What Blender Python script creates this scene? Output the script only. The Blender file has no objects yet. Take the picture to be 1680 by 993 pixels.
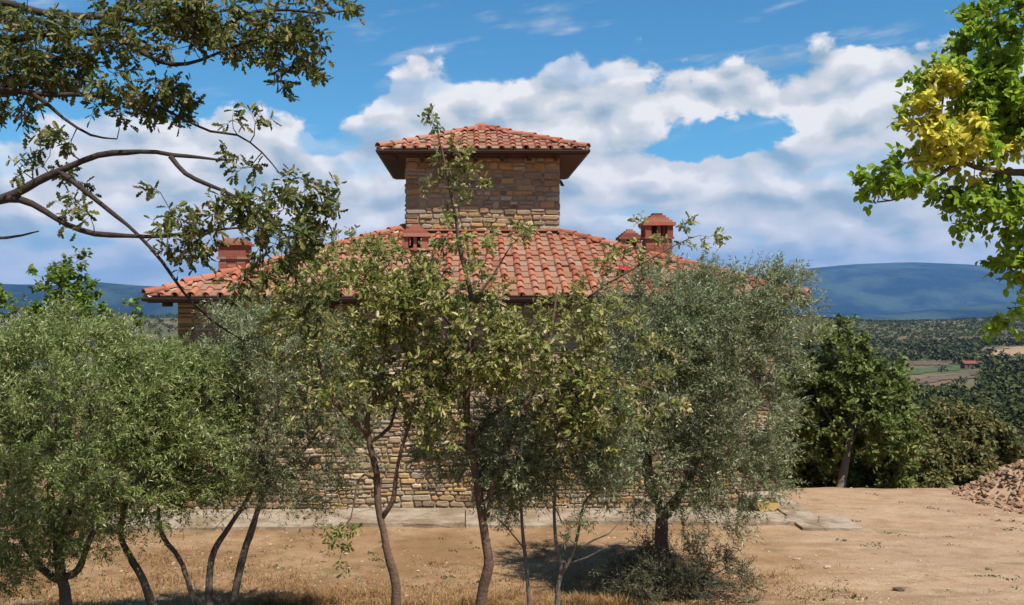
import bpy, math, random
import numpy as np
from mathutils import Vector, Matrix
from mathutils import noise as mnoise

random.seed(7)
RNG = np.random.default_rng(11)
SC = bpy.context.scene
COL = SC.collection

# ------------------------------------------------------------------ camera
F = 1600.0            # focal length in photo pixels (photo 1680 wide)
CX, CY = 770.0, 488.0  # principal point (vanishing point of the house depth)
CAMZ = 4.0
cam_d = bpy.data.cameras.new('camera')
cam = bpy.data.objects.new('camera', cam_d)
COL.objects.link(cam)
cam.location = (0, 0, CAMZ)
cam.rotation_euler = (math.radians(90), 0, 0)
cam_d.sensor_width = 36.0
cam_d.lens = F / 1680 * 36.0
cam_d.shift_x = (840 - CX) / 1680
cam_d.shift_y = (CY - 496.5) / 1680
cam_d.clip_start = 0.05
cam_d.clip_end = 60000
SC.camera = cam


def P(px, py, d):
    """photo pixel at distance d -> world point"""
    return np.array([(px - CX) / F * d, d, CAMZ + (CY - py) / F * d])


# ------------------------------------------------------------------ render settings
SC.view_settings.view_transform = 'Standard'
SC.view_settings.look = 'None'
SC.view_settings.exposure = 0.60
SC.view_settings.gamma = 1.0
SC.view_settings.use_curve_mapping = False
SC.render.engine = 'CYCLES'
cy = SC.cycles
cy.use_denoising = True
try:
    cy.denoiser = 'OPENIMAGEDENOISE'
    cy.denoising_prefilter = 'ACCURATE'
except Exception:
    pass
cy.max_bounces = 7
cy.diffuse_bounces = 4
cy.glossy_bounces = 2
cy.transmission_bounces = 3
cy.transparent_max_bounces = 6
cy.volume_bounces = 0
cy.use_adaptive_sampling = True
cy.adaptive_threshold = 0.015
cy.sample_clamp_indirect = 5.0

SUN_EL = math.radians(59.5)
SUN_AZ = math.radians(35)     # to the right of straight behind the camera
SUN_DIR = Vector((math.sin(SUN_AZ) * math.cos(SUN_EL), -math.cos(SUN_AZ) * math.cos(SUN_EL), math.sin(SUN_EL)))


# ------------------------------------------------------------------ node helper
class NT:
    def __init__(self, tree):
        self.t = tree

    def node(self, typ, **kw):
        n = self.t.nodes.new(typ)
        for k, v in kw.items():
            setattr(n, k, v)
        return n

    def _in(self, sock, v):
        if isinstance(v, S):
            self.t.links.new(v.s, sock)
        elif isinstance(v, bpy.types.NodeSocket):
            self.t.links.new(v, sock)
        elif v is not None:
            if isinstance(v, (tuple, list)) and len(v) == 3 and sock.type == 'RGBA':
                v = (*v, 1)
            sock.default_value = v

    def math(self, op, a, b=0.0, c=None, clamp=False):
        n = self.node('ShaderNodeMath', operation=op, use_clamp=clamp)
        self._in(n.inputs[0], a)
        self._in(n.inputs[1], b)
        if c is not None:
            self._in(n.inputs[2], c)
        return S(self, n.outputs[0])

    def vec(self, x=0.0, y=0.0, z=0.0):
        n = self.node('ShaderNodeCombineXYZ')
        for i, v in enumerate((x, y, z)):
            self._in(n.inputs[i], v)
        return S(self, n.outputs[0])

    def sep(self, v):
        n = self.node('ShaderNodeSeparateXYZ')
        self._in(n.inputs[0], v)
        return [S(self, o) for o in n.outputs]

    def noise(self, v, scale=1.0, detail=4.0, rough=0.5, dist=0.0, lac=2.0, out=0, dim='3D'):
        n = self.node('ShaderNodeTexNoise', noise_dimensions=dim)
        if v is not None:
            self._in(n.inputs['Vector'], v)
        self._in(n.inputs['Scale'], scale)
        self._in(n.inputs['Detail'], detail)
        self._in(n.inputs['Roughness'], rough)
        self._in(n.inputs['Lacunarity'], lac)
        self._in(n.inputs['Distortion'], dist)
        return S(self, n.outputs[out])

    def voronoi(self, v, scale=1.0, feature='F1', smooth=None, detail=0.0, rough=0.5, out='Distance', dim='3D'):
        n = self.node('ShaderNodeTexVoronoi', feature=feature, voronoi_dimensions=dim)
        if v is not None:
            self._in(n.inputs['Vector'], v)
        self._in(n.inputs['Scale'], scale)
        if 'Detail' in n.inputs:
            self._in(n.inputs['Detail'], detail)
            self._in(n.inputs['Roughness'], rough)
        if smooth is not None and 'Smoothness' in n.inputs:
            self._in(n.inputs['Smoothness'], smooth)
        return S(self, n.outputs[out])

    def sstep(self, v, a, b, lo=0.0, hi=1.0):
        n = self.node('ShaderNodeMapRange', interpolation_type='SMOOTHSTEP')
        self._in(n.inputs[0], v)
        self._in(n.inputs[1], a)
        self._in(n.inputs[2], b)
        self._in(n.inputs[3], lo)
        self._in(n.inputs[4], hi)
        return S(self, n.outputs[0])

    def mix(self, f, a, b):
        n = self.node('ShaderNodeMix', data_type='RGBA')
        self._in(n.inputs[0], f)
        self._in(n.inputs[6], a)
        self._in(n.inputs[7], b)
        return S(self, n.outputs[2])

    def ramp(self, f, stops, interp='LINEAR'):
        n = self.node('ShaderNodeValToRGB')
        r = n.color_ramp
        r.interpolation = interp
        while len(r.elements) < len(stops):
            r.elements.new(0.5)
        for e, (p, c) in zip(r.elements, stops):
            e.position = p
            e.color = (*c, 1)
        self._in(n.inputs[0], f)
        return S(self, n.outputs[0])

    def bump(self, h, strength=0.5, dist=0.01):
        n = self.node('ShaderNodeBump')
        self._in(n.inputs['Strength'], strength)
        self._in(n.inputs['Distance'], dist)
        self._in(n.inputs['Height'], h)
        return S(self, n.outputs[0])


class S:
    def __init__(self, nt, s):
        self.nt, self.s = nt, s

    def __add__(self, o): return self.nt.math('ADD', self, o)
    def __radd__(self, o): return self.nt.math('ADD', self, o)
    def __sub__(self, o): return self.nt.math('SUBTRACT', self, o)
    def __rsub__(self, o): return self.nt.math('SUBTRACT', o, self)
    def __mul__(self, o): return self.nt.math('MULTIPLY', self, o)
    def __rmul__(self, o): return self.nt.math('MULTIPLY', self, o)
    def __truediv__(self, o): return self.nt.math('DIVIDE', self, o)


# ------------------------------------------------------------------ world: sky with a bank of cumulus all round
world = bpy.data.worlds.new('World')
SC.world = world
world.use_nodes = True


def build_world():
    t = world.node_tree
    t.nodes.clear()
    n = NT(t)
    sky = n.node('ShaderNodeTexSky', sky_type='NISHITA')
    sky.sun_disc = False
    sky.sun_elevation = SUN_EL
    sky.sun_rotation = math.pi - SUN_AZ
    sky.altitude = 300
    sky.air_density = 1.0
    sky.dust_density = 0.25
    sky.ozone_density = 2.2
    bg1 = n.node('ShaderNodeBackground')
    tint = n.node('ShaderNodeMix', data_type='RGBA', blend_type='MULTIPLY')
    tint.inputs[0].default_value = 1.0
    t.links.new(sky.outputs[0], tint.inputs[6])
    t.links.new(tint.outputs[2], bg1.inputs[0])
    bg1.inputs[1].default_value = 0.070
    co = n.node('ShaderNodeTexCoord')
    x, y, z = n.sep(co.outputs['Generated'])
    az = n.math('ARCTAN2', x, y)
    el = n.math('ARCSINE', z)
    n._in(tint.inputs[7], n.mix(n.sstep(el, 0.0, 0.16), (0.40, 0.72, 1.15), (0.46, 0.98, 1.18)))

    def A(px):
        return math.atan((px - CX) / F)

    def E(px, py):
        return math.atan((CY - py) / F * math.cos(A(px)))
    # angular top of the cloud bank along the horizon
    tops = [(-700, 150), (-300, 120), (0, 190), (200, 178), (420, 186), (540, 196), (585, 186), (625, 140), (675, 102), (740, 98),
            (800, 108), (860, 118), (950, 100), (1080, 92), (1200, 102), (1300, 88), (1420, 68), (1600, 78),
            (1800, 90), (2200, 140)]
    fc = n.node('ShaderNodeFloatCurve')
    A0, A1 = -1.0, 1.0
    cur = fc.mapping.curves[0]
    pts = [((A(px) - A0) / (A1 - A0), E(px, py) * 2.5) for px, py in tops]
    pts = [(0, pts[0][1])] + pts + [(1, pts[-1][1])]
    while len(cur.points) < len(pts):
        cur.points.new(0.5, 0.5)
    for p, (a, b) in zip(cur.points, pts):
        p.location = (a, b)
    fc.mapping.update()
    n._in(fc.inputs['Value'], n.math('MULTIPLY_ADD', az, 1 / (A1 - A0), -A0 / (A1 - A0)))
    top = S(n, fc.outputs[0]) * 0.4
    # cloud coordinates; flatter and more layered towards the horizon
    u = az * 10.0
    v = el * 10.0
    w = n.noise(n.vec(u + 31.0, v), 1.1, 4, 0.6, out=1, dim='2D')
    wx, wy, wz = n.sep(w)
    uu = u + (wx - 0.5) * 0.35
    vv = v + (wy - 0.5) * 0.28
    big = n.noise(n.vec(uu + 13.0, vv * 1.5), 0.8, 6, 0.55, dim='2D')
    # billows: rounded lumps
    b1 = 1.0 - n.voronoi(n.vec(uu, vv * 1.35), 1.5, 'SMOOTH_F1', 0.45, 1.0, 0.42, dim='2D')
    b1o = 1.0 - n.voronoi(n.vec(uu + 0.05, vv * 1.35 + 0.17), 1.5, 'SMOOTH_F1', 0.45, 1.0, 0.42, dim='2D')
    fine = n.noise(n.vec(uu + 3.0, vv * 1.4), 4.5, 5, 0.62, dim='2D')
    edge = (big - 0.5) * 0.8 + (b1 - 0.6) * 0.6 + (fine - 0.5) * 0.42
    dens = (top - el) * 15.0 + edge + 0.05

    def blob(px, py, rx, ry, soft=1.0):
        du = (az - A(px)) * (F / rx)
        dv = (el - E(px, py)) * (F / ry)
        q = du * du + dv * dv + (big - 0.5) * 3.6 + (wx - 0.5) * 2.0 + (b1 - 0.6) * 2.2 + (fine - 0.5) * 1.7
        return n.sstep(q, 1.0 + soft, 1.0 - soft * 0.6)
    hole = blob(1185, 226, 92, 31, 0.4)
    hole2 = blob(530, 232, 44, 18, 0.9) * 0.7
    cover = n.sstep(dens, -0.04, 0.14)
    gap = n.noise(n.vec(uu * 0.55, vv * 1.9 + 9.0), 1.1, 3, 0.55, dim='2D')
    gapm = n.sstep(gap, 0.54, 0.74) * 0.4
    cover = cover * (1.0 - hole) * (1.0 - hole2) * (1.0 - gapm)
    # thin high streaks
    st = n.noise(n.vec(u * 0.7, v * 3.2 - u * 0.35 + 5.0), 1.1, 4, 0.6, dim='2D')
    wisp = n.sstep(st, 0.55, 0.85) * n.sstep(el, 0.40, 0.24) * 0.5
    # light and shade
    h = n.math('DIVIDE', el, top, clamp=True)
    low = n.noise(n.vec(uu * 0.5, vv * 2.0 + 4.0), 1.0, 5, 0.55, dim='2D')
    low2 = n.noise(n.vec(uu * 0.5 + 0.03, vv * 2.0 + 4.35), 1.0, 2, 0.5, dim='2D')
    relief = (b1 - b1o) * 1.7 + (fine - 0.5) * 0.65
    layer = (low - low2) * (1.75 - h * 1.0)
    lit = 0.44 + h * 0.26 + relief * (0.25 + h * 0.75) + layer + (low - 0.5) * 0.55

    def glow(px, py, rx, ry, k):
        du = (az - A(px)) * (F / rx)
        dv = (el - E(px, py)) * (F / ry)
        q = du * du + dv * dv + (big - 0.5) * 3.0 + (b1 - 0.6) * 1.0
        return n.sstep(q, 1.8, 0.1) * k
    lit = lit + glow(715, 130, 80, 34, 0.4) + glow(1340, 235, 75, 55, 0.3) + glow(1090, 290, 110, 40, 0.25) \
        + glow(220, 290, 160, 45, 0.2) - glow(1400, 340, 220, 24, 0.2) - glow(1090, 312, 50, 16, 0.45)
    ccol = n.ramp(lit, [(0.0, (0.355, 0.47, 0.585)), (0.30, (0.47, 0.57, 0.665)), (0.55, (0.655, 0.705, 0.755)),
                        (0.78, (0.76, 0.77, 0.81)), (1.0, (0.95, 0.94, 0.94))])
    bg2 = n.node('ShaderNodeBackground')
    n._in(bg2.inputs[0], ccol)
    bg2.inputs[1].default_value = 0.635
    m = n.node('ShaderNodeMixShader')
    fac = n.math('MAXIMUM', cover, wisp, clamp=True)
    fac = fac * n.sstep(el, -0.03, 0.0)
    n._in(m.inputs[0], fac)
    t.links.new(bg1.outputs[0], m.inputs[1])
    t.links.new(bg2.outputs[0], m.inputs[2])
    o = n.node('ShaderNodeOutputWorld')
    t.links.new(m.outputs[0], o.inputs[0])


build_world()
world.cycles.sampling_method = 'MANUAL'
world.cycles.sample_map_resolution = 512

sun_d = bpy.data.lights.new('sun', 'SUN')
sun_d.energy = 5.0
sun_d.angle = math.radians(0.53)
sun_d.color = (1.0, 0.95, 0.87)
sun = bpy.data.objects.new('sun', sun_d)
COL.objects.link(sun)
sun.rotation_euler = (-SUN_DIR).to_track_quat('-Z', 'Y').to_euler()
sun.location = (0, -20, 60)


# ------------------------------------------------------------------ object helpers
def tag(o, label=None, cat=None, group=None, kind=None):
    if label:
        o['label'] = label
    if cat:
        o['category'] = cat
    if group:
        o['group'] = group
    if kind:
        o['kind'] = kind
    return o


def link(name, data, parent=None, mat=None):
    o = bpy.data.objects.new(name, data)
    COL.objects.link(o)
    if parent is not None:
        o.parent = parent
    if mat is not None and data is not None:
        data.materials.clear()
        data.materials.append(mat)
    return o


def empty(name, loc):
    o = bpy.data.objects.new(name, None)
    COL.objects.link(o)
    o.location = [float(c) for c in loc]
    o.empty_display_size = 0.2
    ORIGIN[o.name] = np.array(loc, float)
    return o


ORIGIN = {}


def org(parent):
    """world origin of a parent (empties are never rotated)"""
    v = np.zeros(3)
    while parent is not None:
        v = v + np.array(parent.location)
        parent = parent.parent
    return v


def np_mesh(name, V, loops, starts, totals, smooth=False):
    me = bpy.data.meshes.new(name)
    V = np.asarray(V, np.float32)
    loops = np.asarray(loops, np.int32)
    starts = np.asarray(starts, np.int32)
    me.vertices.add(len(V))
    me.vertices.foreach_set('co', V.ravel())
    me.loops.add(len(loops))
    me.loops.foreach_set('vertex_index', loops)
    me.polygons.add(len(starts))
    me.polygons.foreach_set('loop_start', starts)
    try:
        me.polygons.foreach_set('loop_total', np.asarray(totals, np.int32))
    except Exception:
        pass
    me.polygons.foreach_set('use_smooth', np.full(len(starts), smooth, dtype=bool))
    me.update(calc_edges=True)
    return me


class MB:
    """mesh collector"""
    def __init__(self):
        self.v, self.f, self.n = [], [], 0

    def add(self, verts, faces):
        verts = np.asarray(verts, float)
        b = self.n
        self.v.append(verts)
        self.f.extend([tuple(i + b for i in f) for f in faces])
        self.n += len(verts)

    def box(self, c0, c1):
        x0, y0, z0 = c0
        x1, y1, z1 = c1
        self.add([(x0, y0, z0), (x1, y0, z0), (x1, y1, z0), (x0, y1, z0), (x0, y0, z1), (x1, y0, z1), (x1, y1, z1), (x0, y1, z1)],
                 [(0, 3, 2, 1), (4, 5, 6, 7), (0, 1, 5, 4), (1, 2, 6, 5), (2, 3, 7, 6), (3, 0, 4, 7)])

    def tube(self, pts, rad, sides=6, cap=True):
        pts = np.asarray(pts, float)
        rad = np.asarray(rad, float)
        k = len(pts)
        tan = np.gradient(pts, axis=0)
        tan /= np.linalg.norm(tan, axis=1)[:, None] + 1e-9
        up = np.array([0.31, 0.17, 0.93]) if abs(tan[0, 2]) < 0.9 else np.array([0.94, 0.3, 0.1])
        a = np.cross(tan, up)
        a /= np.linalg.norm(a, axis=1)[:, None] + 1e-9
        b = np.cross(tan, a)
        ang = np.arange(sides) * 2 * np.pi / sides
        ring = np.cos(ang)[None, :, None] * a[:, None, :] + np.sin(ang)[None, :, None] * b[:, None, :]
        V = pts[:, None, :] + ring * rad[:, None, None]
        fs = []
        for i in range(k - 1):
            for j in range(sides):
                j2 = (j + 1) % sides
                fs.append((i * sides + j, i * sides + j2, (i + 1) * sides + j2, (i + 1) * sides + j))
        if cap:
            fs.append(tuple(range(sides - 1, -1, -1)))
            fs.append(tuple((k - 1) * sides + j for j in range(sides)))
        self.add(V.reshape(-1, 3), fs)

    def mesh(self, name, off=None, smooth=False):
        V = np.concatenate(self.v) if self.v else np.zeros((0, 3))
        if off is not None:
            V = V - off
        loops = [i for f in self.f for i in f]
        tot = np.array([len(f) for f in self.f], np.int32)
        st = np.concatenate([[0], np.cumsum(tot)[:-1]]) if len(tot) else []
        return np_mesh(name, V, loops, st, tot, smooth)

    def build(self, name, mat, parent=None, smooth=False, kind=None):
        me = self.mesh(name, org(parent) if parent is not None else None, smooth)
        o = link(name, me, parent, mat)
        if kind:
            o['kind'] = kind
        return o


# ------------------------------------------------------------------ noise in numpy
_perm = np.random.default_rng(5).random((256, 256))


def vnoise(x, y):
    x = np.asarray(x, float)
    y = np.asarray(y, float)
    xi, yi = np.floor(x).astype(int), np.floor(y).astype(int)
    fx, fy = x - xi, y - yi
    fx, fy = fx * fx * (3 - 2 * fx), fy * fy * (3 - 2 * fy)
    g = lambda a, b: _perm[a % 256, b % 256]
    return (g(xi, yi) * (1 - fx) + g(xi + 1, yi) * fx) * (1 - fy) + (g(xi, yi + 1) * (1 - fx) + g(xi + 1, yi + 1) * fx) * fy


def fbm(x, y, o=4):
    s, a, t = 0, 0.5, 0
    for i in range(o):
        s = s + a * vnoise(x * 2 ** i + 17.3 * i, y * 2 ** i + 9.1 * i)
        t += a
        a *= 0.5
    return s / t - 0.5


def sm(a, b, x):
    t = np.clip((np.asarray(x, float) - a) / (b - a), 0, 1)
    return t * t * (3 - 2 * t)


# ------------------------------------------------------------------ materials
MATS = {}


def new_mat(name):
    m = bpy.data.materials.new(name)
    m.use_nodes = True
    t = m.node_tree
    t.nodes.clear()
    n = NT(t)
    out = n.node('ShaderNodeOutputMaterial')
    MATS[name] = m
    return m, n, out


def principled(n, out, col, rough=0.8, spec=0.3, normal=None, surf=True, metal=0.0):
    p = n.node('ShaderNodeBsdfPrincipled')
    n._in(p.inputs['Base Color'], col)
    n._in(p.inputs['Roughness'], rough)
    n._in(p.inputs['Metallic'], metal)
    n._in(p.inputs['Specular IOR Level'], spec)
    if normal is not None:
        n._in(p.inputs['Normal'], normal)
    if surf:
        n.t.links.new(p.outputs[0], out.inputs[0])
    return p


def rnd_node(n):
    """random number per piece: differs between loose islands and between objects"""
    g = n.node('ShaderNodeNewGeometry')
    o = n.node('ShaderNodeObjectInfo')
    r = S(n, g.outputs['Random Per Island']) + S(n, o.outputs['Random'])
    return n.math('FRACT', r)


def pos(n):
    return S(n, n.node('ShaderNodeNewGeometry').outputs['Position'])


def scale_col(n, c, f):
    m = n.node('ShaderNodeMix', data_type='RGBA', blend_type='MULTIPLY')
    m.inputs[0].default_value = 1.0
    n._in(m.inputs[6], c)
    k = n.node('ShaderNodeCombineColor')
    for i in range(3):
        n._in(k.inputs[i], f)
    n.t.links.new(k.outputs[0], m.inputs[7])
    return S(n, m.outputs[2])


def mat_plain(name, col, rough=0.8, var=0.25, scale=8.0, bump=0.3, metal=0.0, spec=0.3, bd=0.01):
    m, n, out = new_mat(name)
    p = pos(n)
    no = n.noise(p, scale, 6, 0.6)
    no2 = n.noise(p, scale * 0.17, 3, 0.5)
    f = (no - 0.5) * (2 * var) + (no2 - 0.5) * (2 * var) + 1.0
    c = scale_col(n, col, f)
    principled(n, out, c, rough, spec, n.bump(no, bump, bd) if bump else None, metal=metal)
    return m


def mat_pieces(name, stops, rough=0.85, scale=14.0, var=0.35, bump=0.5, lichen=None, bd=0.01):
    """pieces with a colour of their own each"""
    m, n, out = new_mat(name)
    p = pos(n)
    r = rnd_node(n)
    c = n.ramp(r, stops)
    r2 = n.math('FRACT', r * 7.31)
    no = n.noise(p, scale, 6, 0.62)
    no2 = n.noise(p, scale * 0.25, 4, 0.6)
    f = (no - 0.5) * (2 * var) + (no2 - 0.5) * var + (r2 - 0.5) * 0.3 + 1.0
    c = scale_col(n, c, f)
    if lichen:
        l = n.sstep(n.noise(p, 2.8, 7, 0.72) * 0.75 + r2 * 0.25, 0.50, 0.66)
        c = n.mix(l * lichen[1], c, lichen[0])
    principled(n, out, c, rough, 0.25, n.bump(no, bump, bd))
    return m


M_STONE = mat_pieces('stone', [(0.0, (0.156, 0.108, 0.067)), (0.18, (0.282, 0.207, 0.127)), (0.36, (0.357, 0.218, 0.083)), (0.5, (0.251, 0.199, 0.146)),
                               (0.66, (0.414, 0.319, 0.200)), (0.8, (0.238, 0.133, 0.067)), (1.0, (0.339, 0.276, 0.200))], 0.9, 16, 0.45, 0.7)
M_MORTAR = mat_plain('mortar', (0.289, 0.234, 0.170), 0.95, 0.25, 9, 0.6)
M_TILE = mat_pieces('terracotta_cover', [(0.0, (0.283, 0.084, 0.044)), (0.35, (0.362, 0.115, 0.061)), (0.6, (0.315, 0.098, 0.055)), (0.85, (0.393, 0.147, 0.081)), (1.0, (0.244, 0.084, 0.051))],
                    0.85, 18, 0.26, 0.4, ((0.262, 0.187, 0.140), 0.6))
M_PAN = mat_pieces('terracotta_pan', [(0.0, (0.233, 0.112, 0.064)), (0.4, (0.273, 0.135, 0.080)), (0.7, (0.212, 0.095, 0.055)), (1.0, (0.294, 0.162, 0.102))],
                   0.88, 18, 0.3, 0.4, ((0.214, 0.173, 0.134), 0.7))
M_BRICK = mat_pieces('brick_red', [(0.0, (0.16, 0.055, 0.038)), (0.25, (0.28, 0.088, 0.055)), (0.5, (0.235, 0.075, 0.052)), (0.75, (0.34, 0.135, 0.082)), (1.0, (0.30, 0.165, 0.115))], 0.9, 22, 0.35, 0.5)
M_SOFFIT = mat_plain('dark_timber', (0.050, 0.028, 0.018), 0.7, 0.3, 9, 0.3)
M_GUTTER = mat_plain('brown_metal', (0.055, 0.038, 0.03), 0.45, 0.2, 5, 0.05, metal=0.6)
M_BLACK = mat_plain('black_metal', (0.02, 0.02, 0.02), 0.5, 0.1, 5, 0.0)
M_CONC = mat_plain('concrete', (0.304, 0.240, 0.180), 0.95, 0.2, 7, 0.4)


def _conc():
    m, n, out = new_mat('worn_concrete')
    p = pos(n)
    a = n.noise(p, 1.6, 6, 0.65)
    b = n.noise(p, 14.0, 6, 0.65)
    v = n.voronoi(p, 1.1, 'DISTANCE_TO_EDGE')
    c = n.mix(n.sstep(a, 0.40, 0.62), (0.30, 0.24, 0.18), (0.19, 0.135, 0.085))
    c = scale_col(n, c, (b - 0.5) * 0.7 + 1.0)
    c = n.mix(n.sstep(v, 0.012, 0.004) * 0.7, c, (0.08, 0.06, 0.045))
    principled(n, out, c, 0.95, 0.15, n.bump(b, 0.6, 0.012))
    return m


M_CONC2 = _conc()
M_BARK = mat_plain('bark_oak', (0.105, 0.066, 0.044), 0.95, 0.5, 22, 0.9, bd=0.02)
M_BARKO = mat_plain('bark_olive', (0.105, 0.082, 0.064), 0.95, 0.5, 22, 0.9, bd=0.02)
M_BARKG = mat_plain('bark_grey', (0.13, 0.105, 0.085), 0.95, 0.4, 22, 0.9, bd=0.02)
M_BARKD = mat_plain('bark_dark', (0.043, 0.031, 0.024), 0.95, 0.5, 22, 0.9, bd=0.02)
M_TWIG = mat_plain('twig_bark', (0.12, 0.08, 0.05), 0.9, 0.3, 20, 0.2)
M_RED = mat_plain('red_cloth', (0.34, 0.015, 0.022), 0.8, 0.2, 9, 0.2)


def mat_leaf(name, stops, trans=0.3, rough=0.5, spec=0.35, tcol=None):
    m, n, out = new_mat(name)
    r = rnd_node(n)
    c = n.ramp(r, stops)
    r2 = n.math('FRACT', r * 13.7)
    p = pos(n)
    clump = n.noise(p, 1.3, 3, 0.5)
    c = scale_col(n, c, (r2 - 0.5) * 0.5 + (clump - 0.5) * 0.5 + 1.0)
    b = principled(n, out, c, rough, spec, surf=False)
    tr = n.node('ShaderNodeBsdfTranslucent')
    if tcol:
        n._in(tr.inputs[0], scale_col(n, tcol, (r2 - 0.5) * 0.4 + 1.0))
    else:
        n._in(tr.inputs[0], c)
    mx = n.node('ShaderNodeMixShader')
    mx.inputs[0].default_value = trans
    n.t.links.new(b.outputs[0], mx.inputs[1])
    n.t.links.new(tr.outputs[0], mx.inputs[2])
    n.t.links.new(mx.outputs[0], out.inputs[0])
    return m


M_OLIVE = mat_leaf('olive_leaf', [(0.0, (0.105, 0.155, 0.036)), (0.45, (0.190, 0.250, 0.062)), (0.72, (0.285, 0.330, 0.100)), (0.88, (0.42, 0.445, 0.21)), (1.0, (0.567, 0.567, 0.36))], 0.38, 0.5, 0.22)
M_OLIVEG = mat_leaf('olive_leaf_grey', [(0.0, (0.115, 0.150, 0.062)), (0.45, (0.195, 0.232, 0.100)), (0.74, (0.285, 0.315, 0.155)), (0.90, (0.42, 0.43, 0.27)), (1.0, (0.56, 0.55, 0.40))], 0.36, 0.5, 0.22)
M_OAK = mat_leaf('oak_leaf', [(0.0, (0.100, 0.135, 0.028)), (0.35, (0.175, 0.205, 0.042)), (0.62, (0.28, 0.295, 0.065)), (0.80, (0.43, 0.38, 0.15)), (0.93, (0.62, 0.52, 0.33)), (1.0, (0.34, 0.21, 0.11))], 0.42, 0.5, 0.25)
M_OAKD = mat_leaf('oak_leaf_dark', [(0.0, (0.055, 0.075, 0.018)), (0.5, (0.105, 0.130, 0.028)), (0.8, (0.18, 0.185, 0.050)), (1.0, (0.33, 0.26, 0.13))], 0.40, 0.5, 0.25)
M_BRIGHT = mat_leaf('fresh_leaf', [(0.0, (0.165, 0.265, 0.020)), (0.5, (0.26, 0.385, 0.034)), (1.0, (0.37, 0.48, 0.06))], 0.52, 0.45, 0.22)
M_MIDGREEN = mat_leaf('mid_green_leaf', [(0.0, (0.09, 0.15, 0.022)), (0.5, (0.15, 0.225, 0.034)), (1.0, (0.23, 0.30, 0.06))], 0.4, 0.5, 0.22)
M_YELLOW = mat_leaf('yellow_leaf', [(0.0, (0.62, 0.58, 0.07)), (0.6, (0.76, 0.71, 0.12)), (0.9, (0.66, 0.52, 0.08)), (1.0, (0.42, 0.48, 0.06))], 0.5, 0.5, 0.2)
M_WOOD1 = mat_leaf('wood_leaf', [(0.0, (0.075, 0.112, 0.029)), (0.5, (0.141, 0.184, 0.046)), (0.85, (0.215, 0.239, 0.067)), (1.0, (0.297, 0.287, 0.106))], 0.35, 0.6, 0.15)
M_WOOD2 = mat_leaf('brown_oak_leaf', [(0.0, (0.095, 0.105, 0.034)), (0.5, (0.165, 0.170, 0.055)), (0.85, (0.24, 0.215, 0.085)), (1.0, (0.34, 0.21, 0.10))], 0.35, 0.6, 0.15)
M_GRASS = mat_leaf('dry_grass', [(0.0, (0.204, 0.089, 0.038)), (0.5, (0.306, 0.170, 0.068)), (0.88, (0.391, 0.264, 0.119)), (1.0, (0.136, 0.136, 0.051))], 0.3, 0.7, 0.15)
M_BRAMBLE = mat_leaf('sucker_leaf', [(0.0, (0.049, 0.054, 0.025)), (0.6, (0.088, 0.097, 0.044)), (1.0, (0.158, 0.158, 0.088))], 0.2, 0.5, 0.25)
M_FAR = mat_leaf('far_wood', [(0.0, (0.026, 0.036, 0.011)), (0.5, (0.048, 0.060, 0.018)), (0.85, (0.075, 0.080, 0.027)), (1.0, (0.11, 0.105, 0.05))], 0.1, 0.8, 0.1)
M_RUBBLE = mat_pieces('rubble', [(0.0, (0.205, 0.119, 0.068)), (0.3, (0.279, 0.184, 0.112)), (0.55, (0.254, 0.123, 0.064)), (0.8, (0.312, 0.230, 0.152)), (1.0, (0.197, 0.152, 0.104))], 0.9, 20, 0.35, 0.5)

# ------------------------------------------------------------------ terrain
YH = 20.35   # crest of the terrace beside the house


def yedge(x):
    x = np.asarray(x, float)
    return np.where(x < 6.35, 34.0, YH + 0.35 * fbm(x * 0.6, x * 0 + 3.0, 2) + 0.012 * np.maximum(x - 8, 0)) \
        + (34.0 - YH) * 0 + 0


_KT = np.array([0, 1.0, 8, 60, 180, 380, 780, 980, 1450, 1650, 3000, 6000, 60000])
_KZ = np.array([0, -0.18, -2.8, -16, -24, -36, -47, -44, -25, -28, -130, -330, -330])


def ground_z(x, y, fine=True):
    x = np.asarray(x, float)
    y = np.asarray(y, float)
    front = np.interp(y, [-60, -8, -2, 0, 11.0, 13.0, 15], [3.0, 3.0, 2.75, 2.4, 0.29, 0.03, 0.0])
    t = np.maximum(0, y - yedge(x))
    back = np.interp(t, _KT, _KZ)
    r = np.hypot(x, y)
    amp = np.interp(r, [0, 30, 100, 800, 3000], [0, 0, 1.2, 7, 25])
    z = front + back + amp * fbm(x / (30 + r * 0.12) + 5, y / (30 + r * 0.12), 3) * 2
    if fine:
        near = 1 - sm(30, 60, r)
        z = z + near * (0.05 * fbm(x * 0.7, y * 0.7, 3) + 0.035 * fbm(x * 3, y * 3, 3)) * np.where((y > 16) & (x < 6.3) & (x > -6.5), 0.35, 1)
    return z


def gz(x, y):
    return float(ground_z(np.array([x]), np.array([y]))[0])


def grid_mesh(name, xs, ys, zf, smooth=True):
    X, Y = np.meshgrid(xs, ys)
    Z = zf(X, Y)
    V = np.stack([X, Y, Z], -1).reshape(-1, 3)
    nx, ny = len(xs), len(ys)
    i = np.arange(nx * ny).reshape(ny, nx)
    q = np.stack([i[:-1, :-1], i[:-1, 1:], i[1:, 1:], i[1:, :-1]], -1).reshape(-1)
    k = (nx - 1) * (ny - 1)
    return np_mesh(name, V, q, np.arange(k) * 4, np.full(k, 4), smooth)


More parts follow.
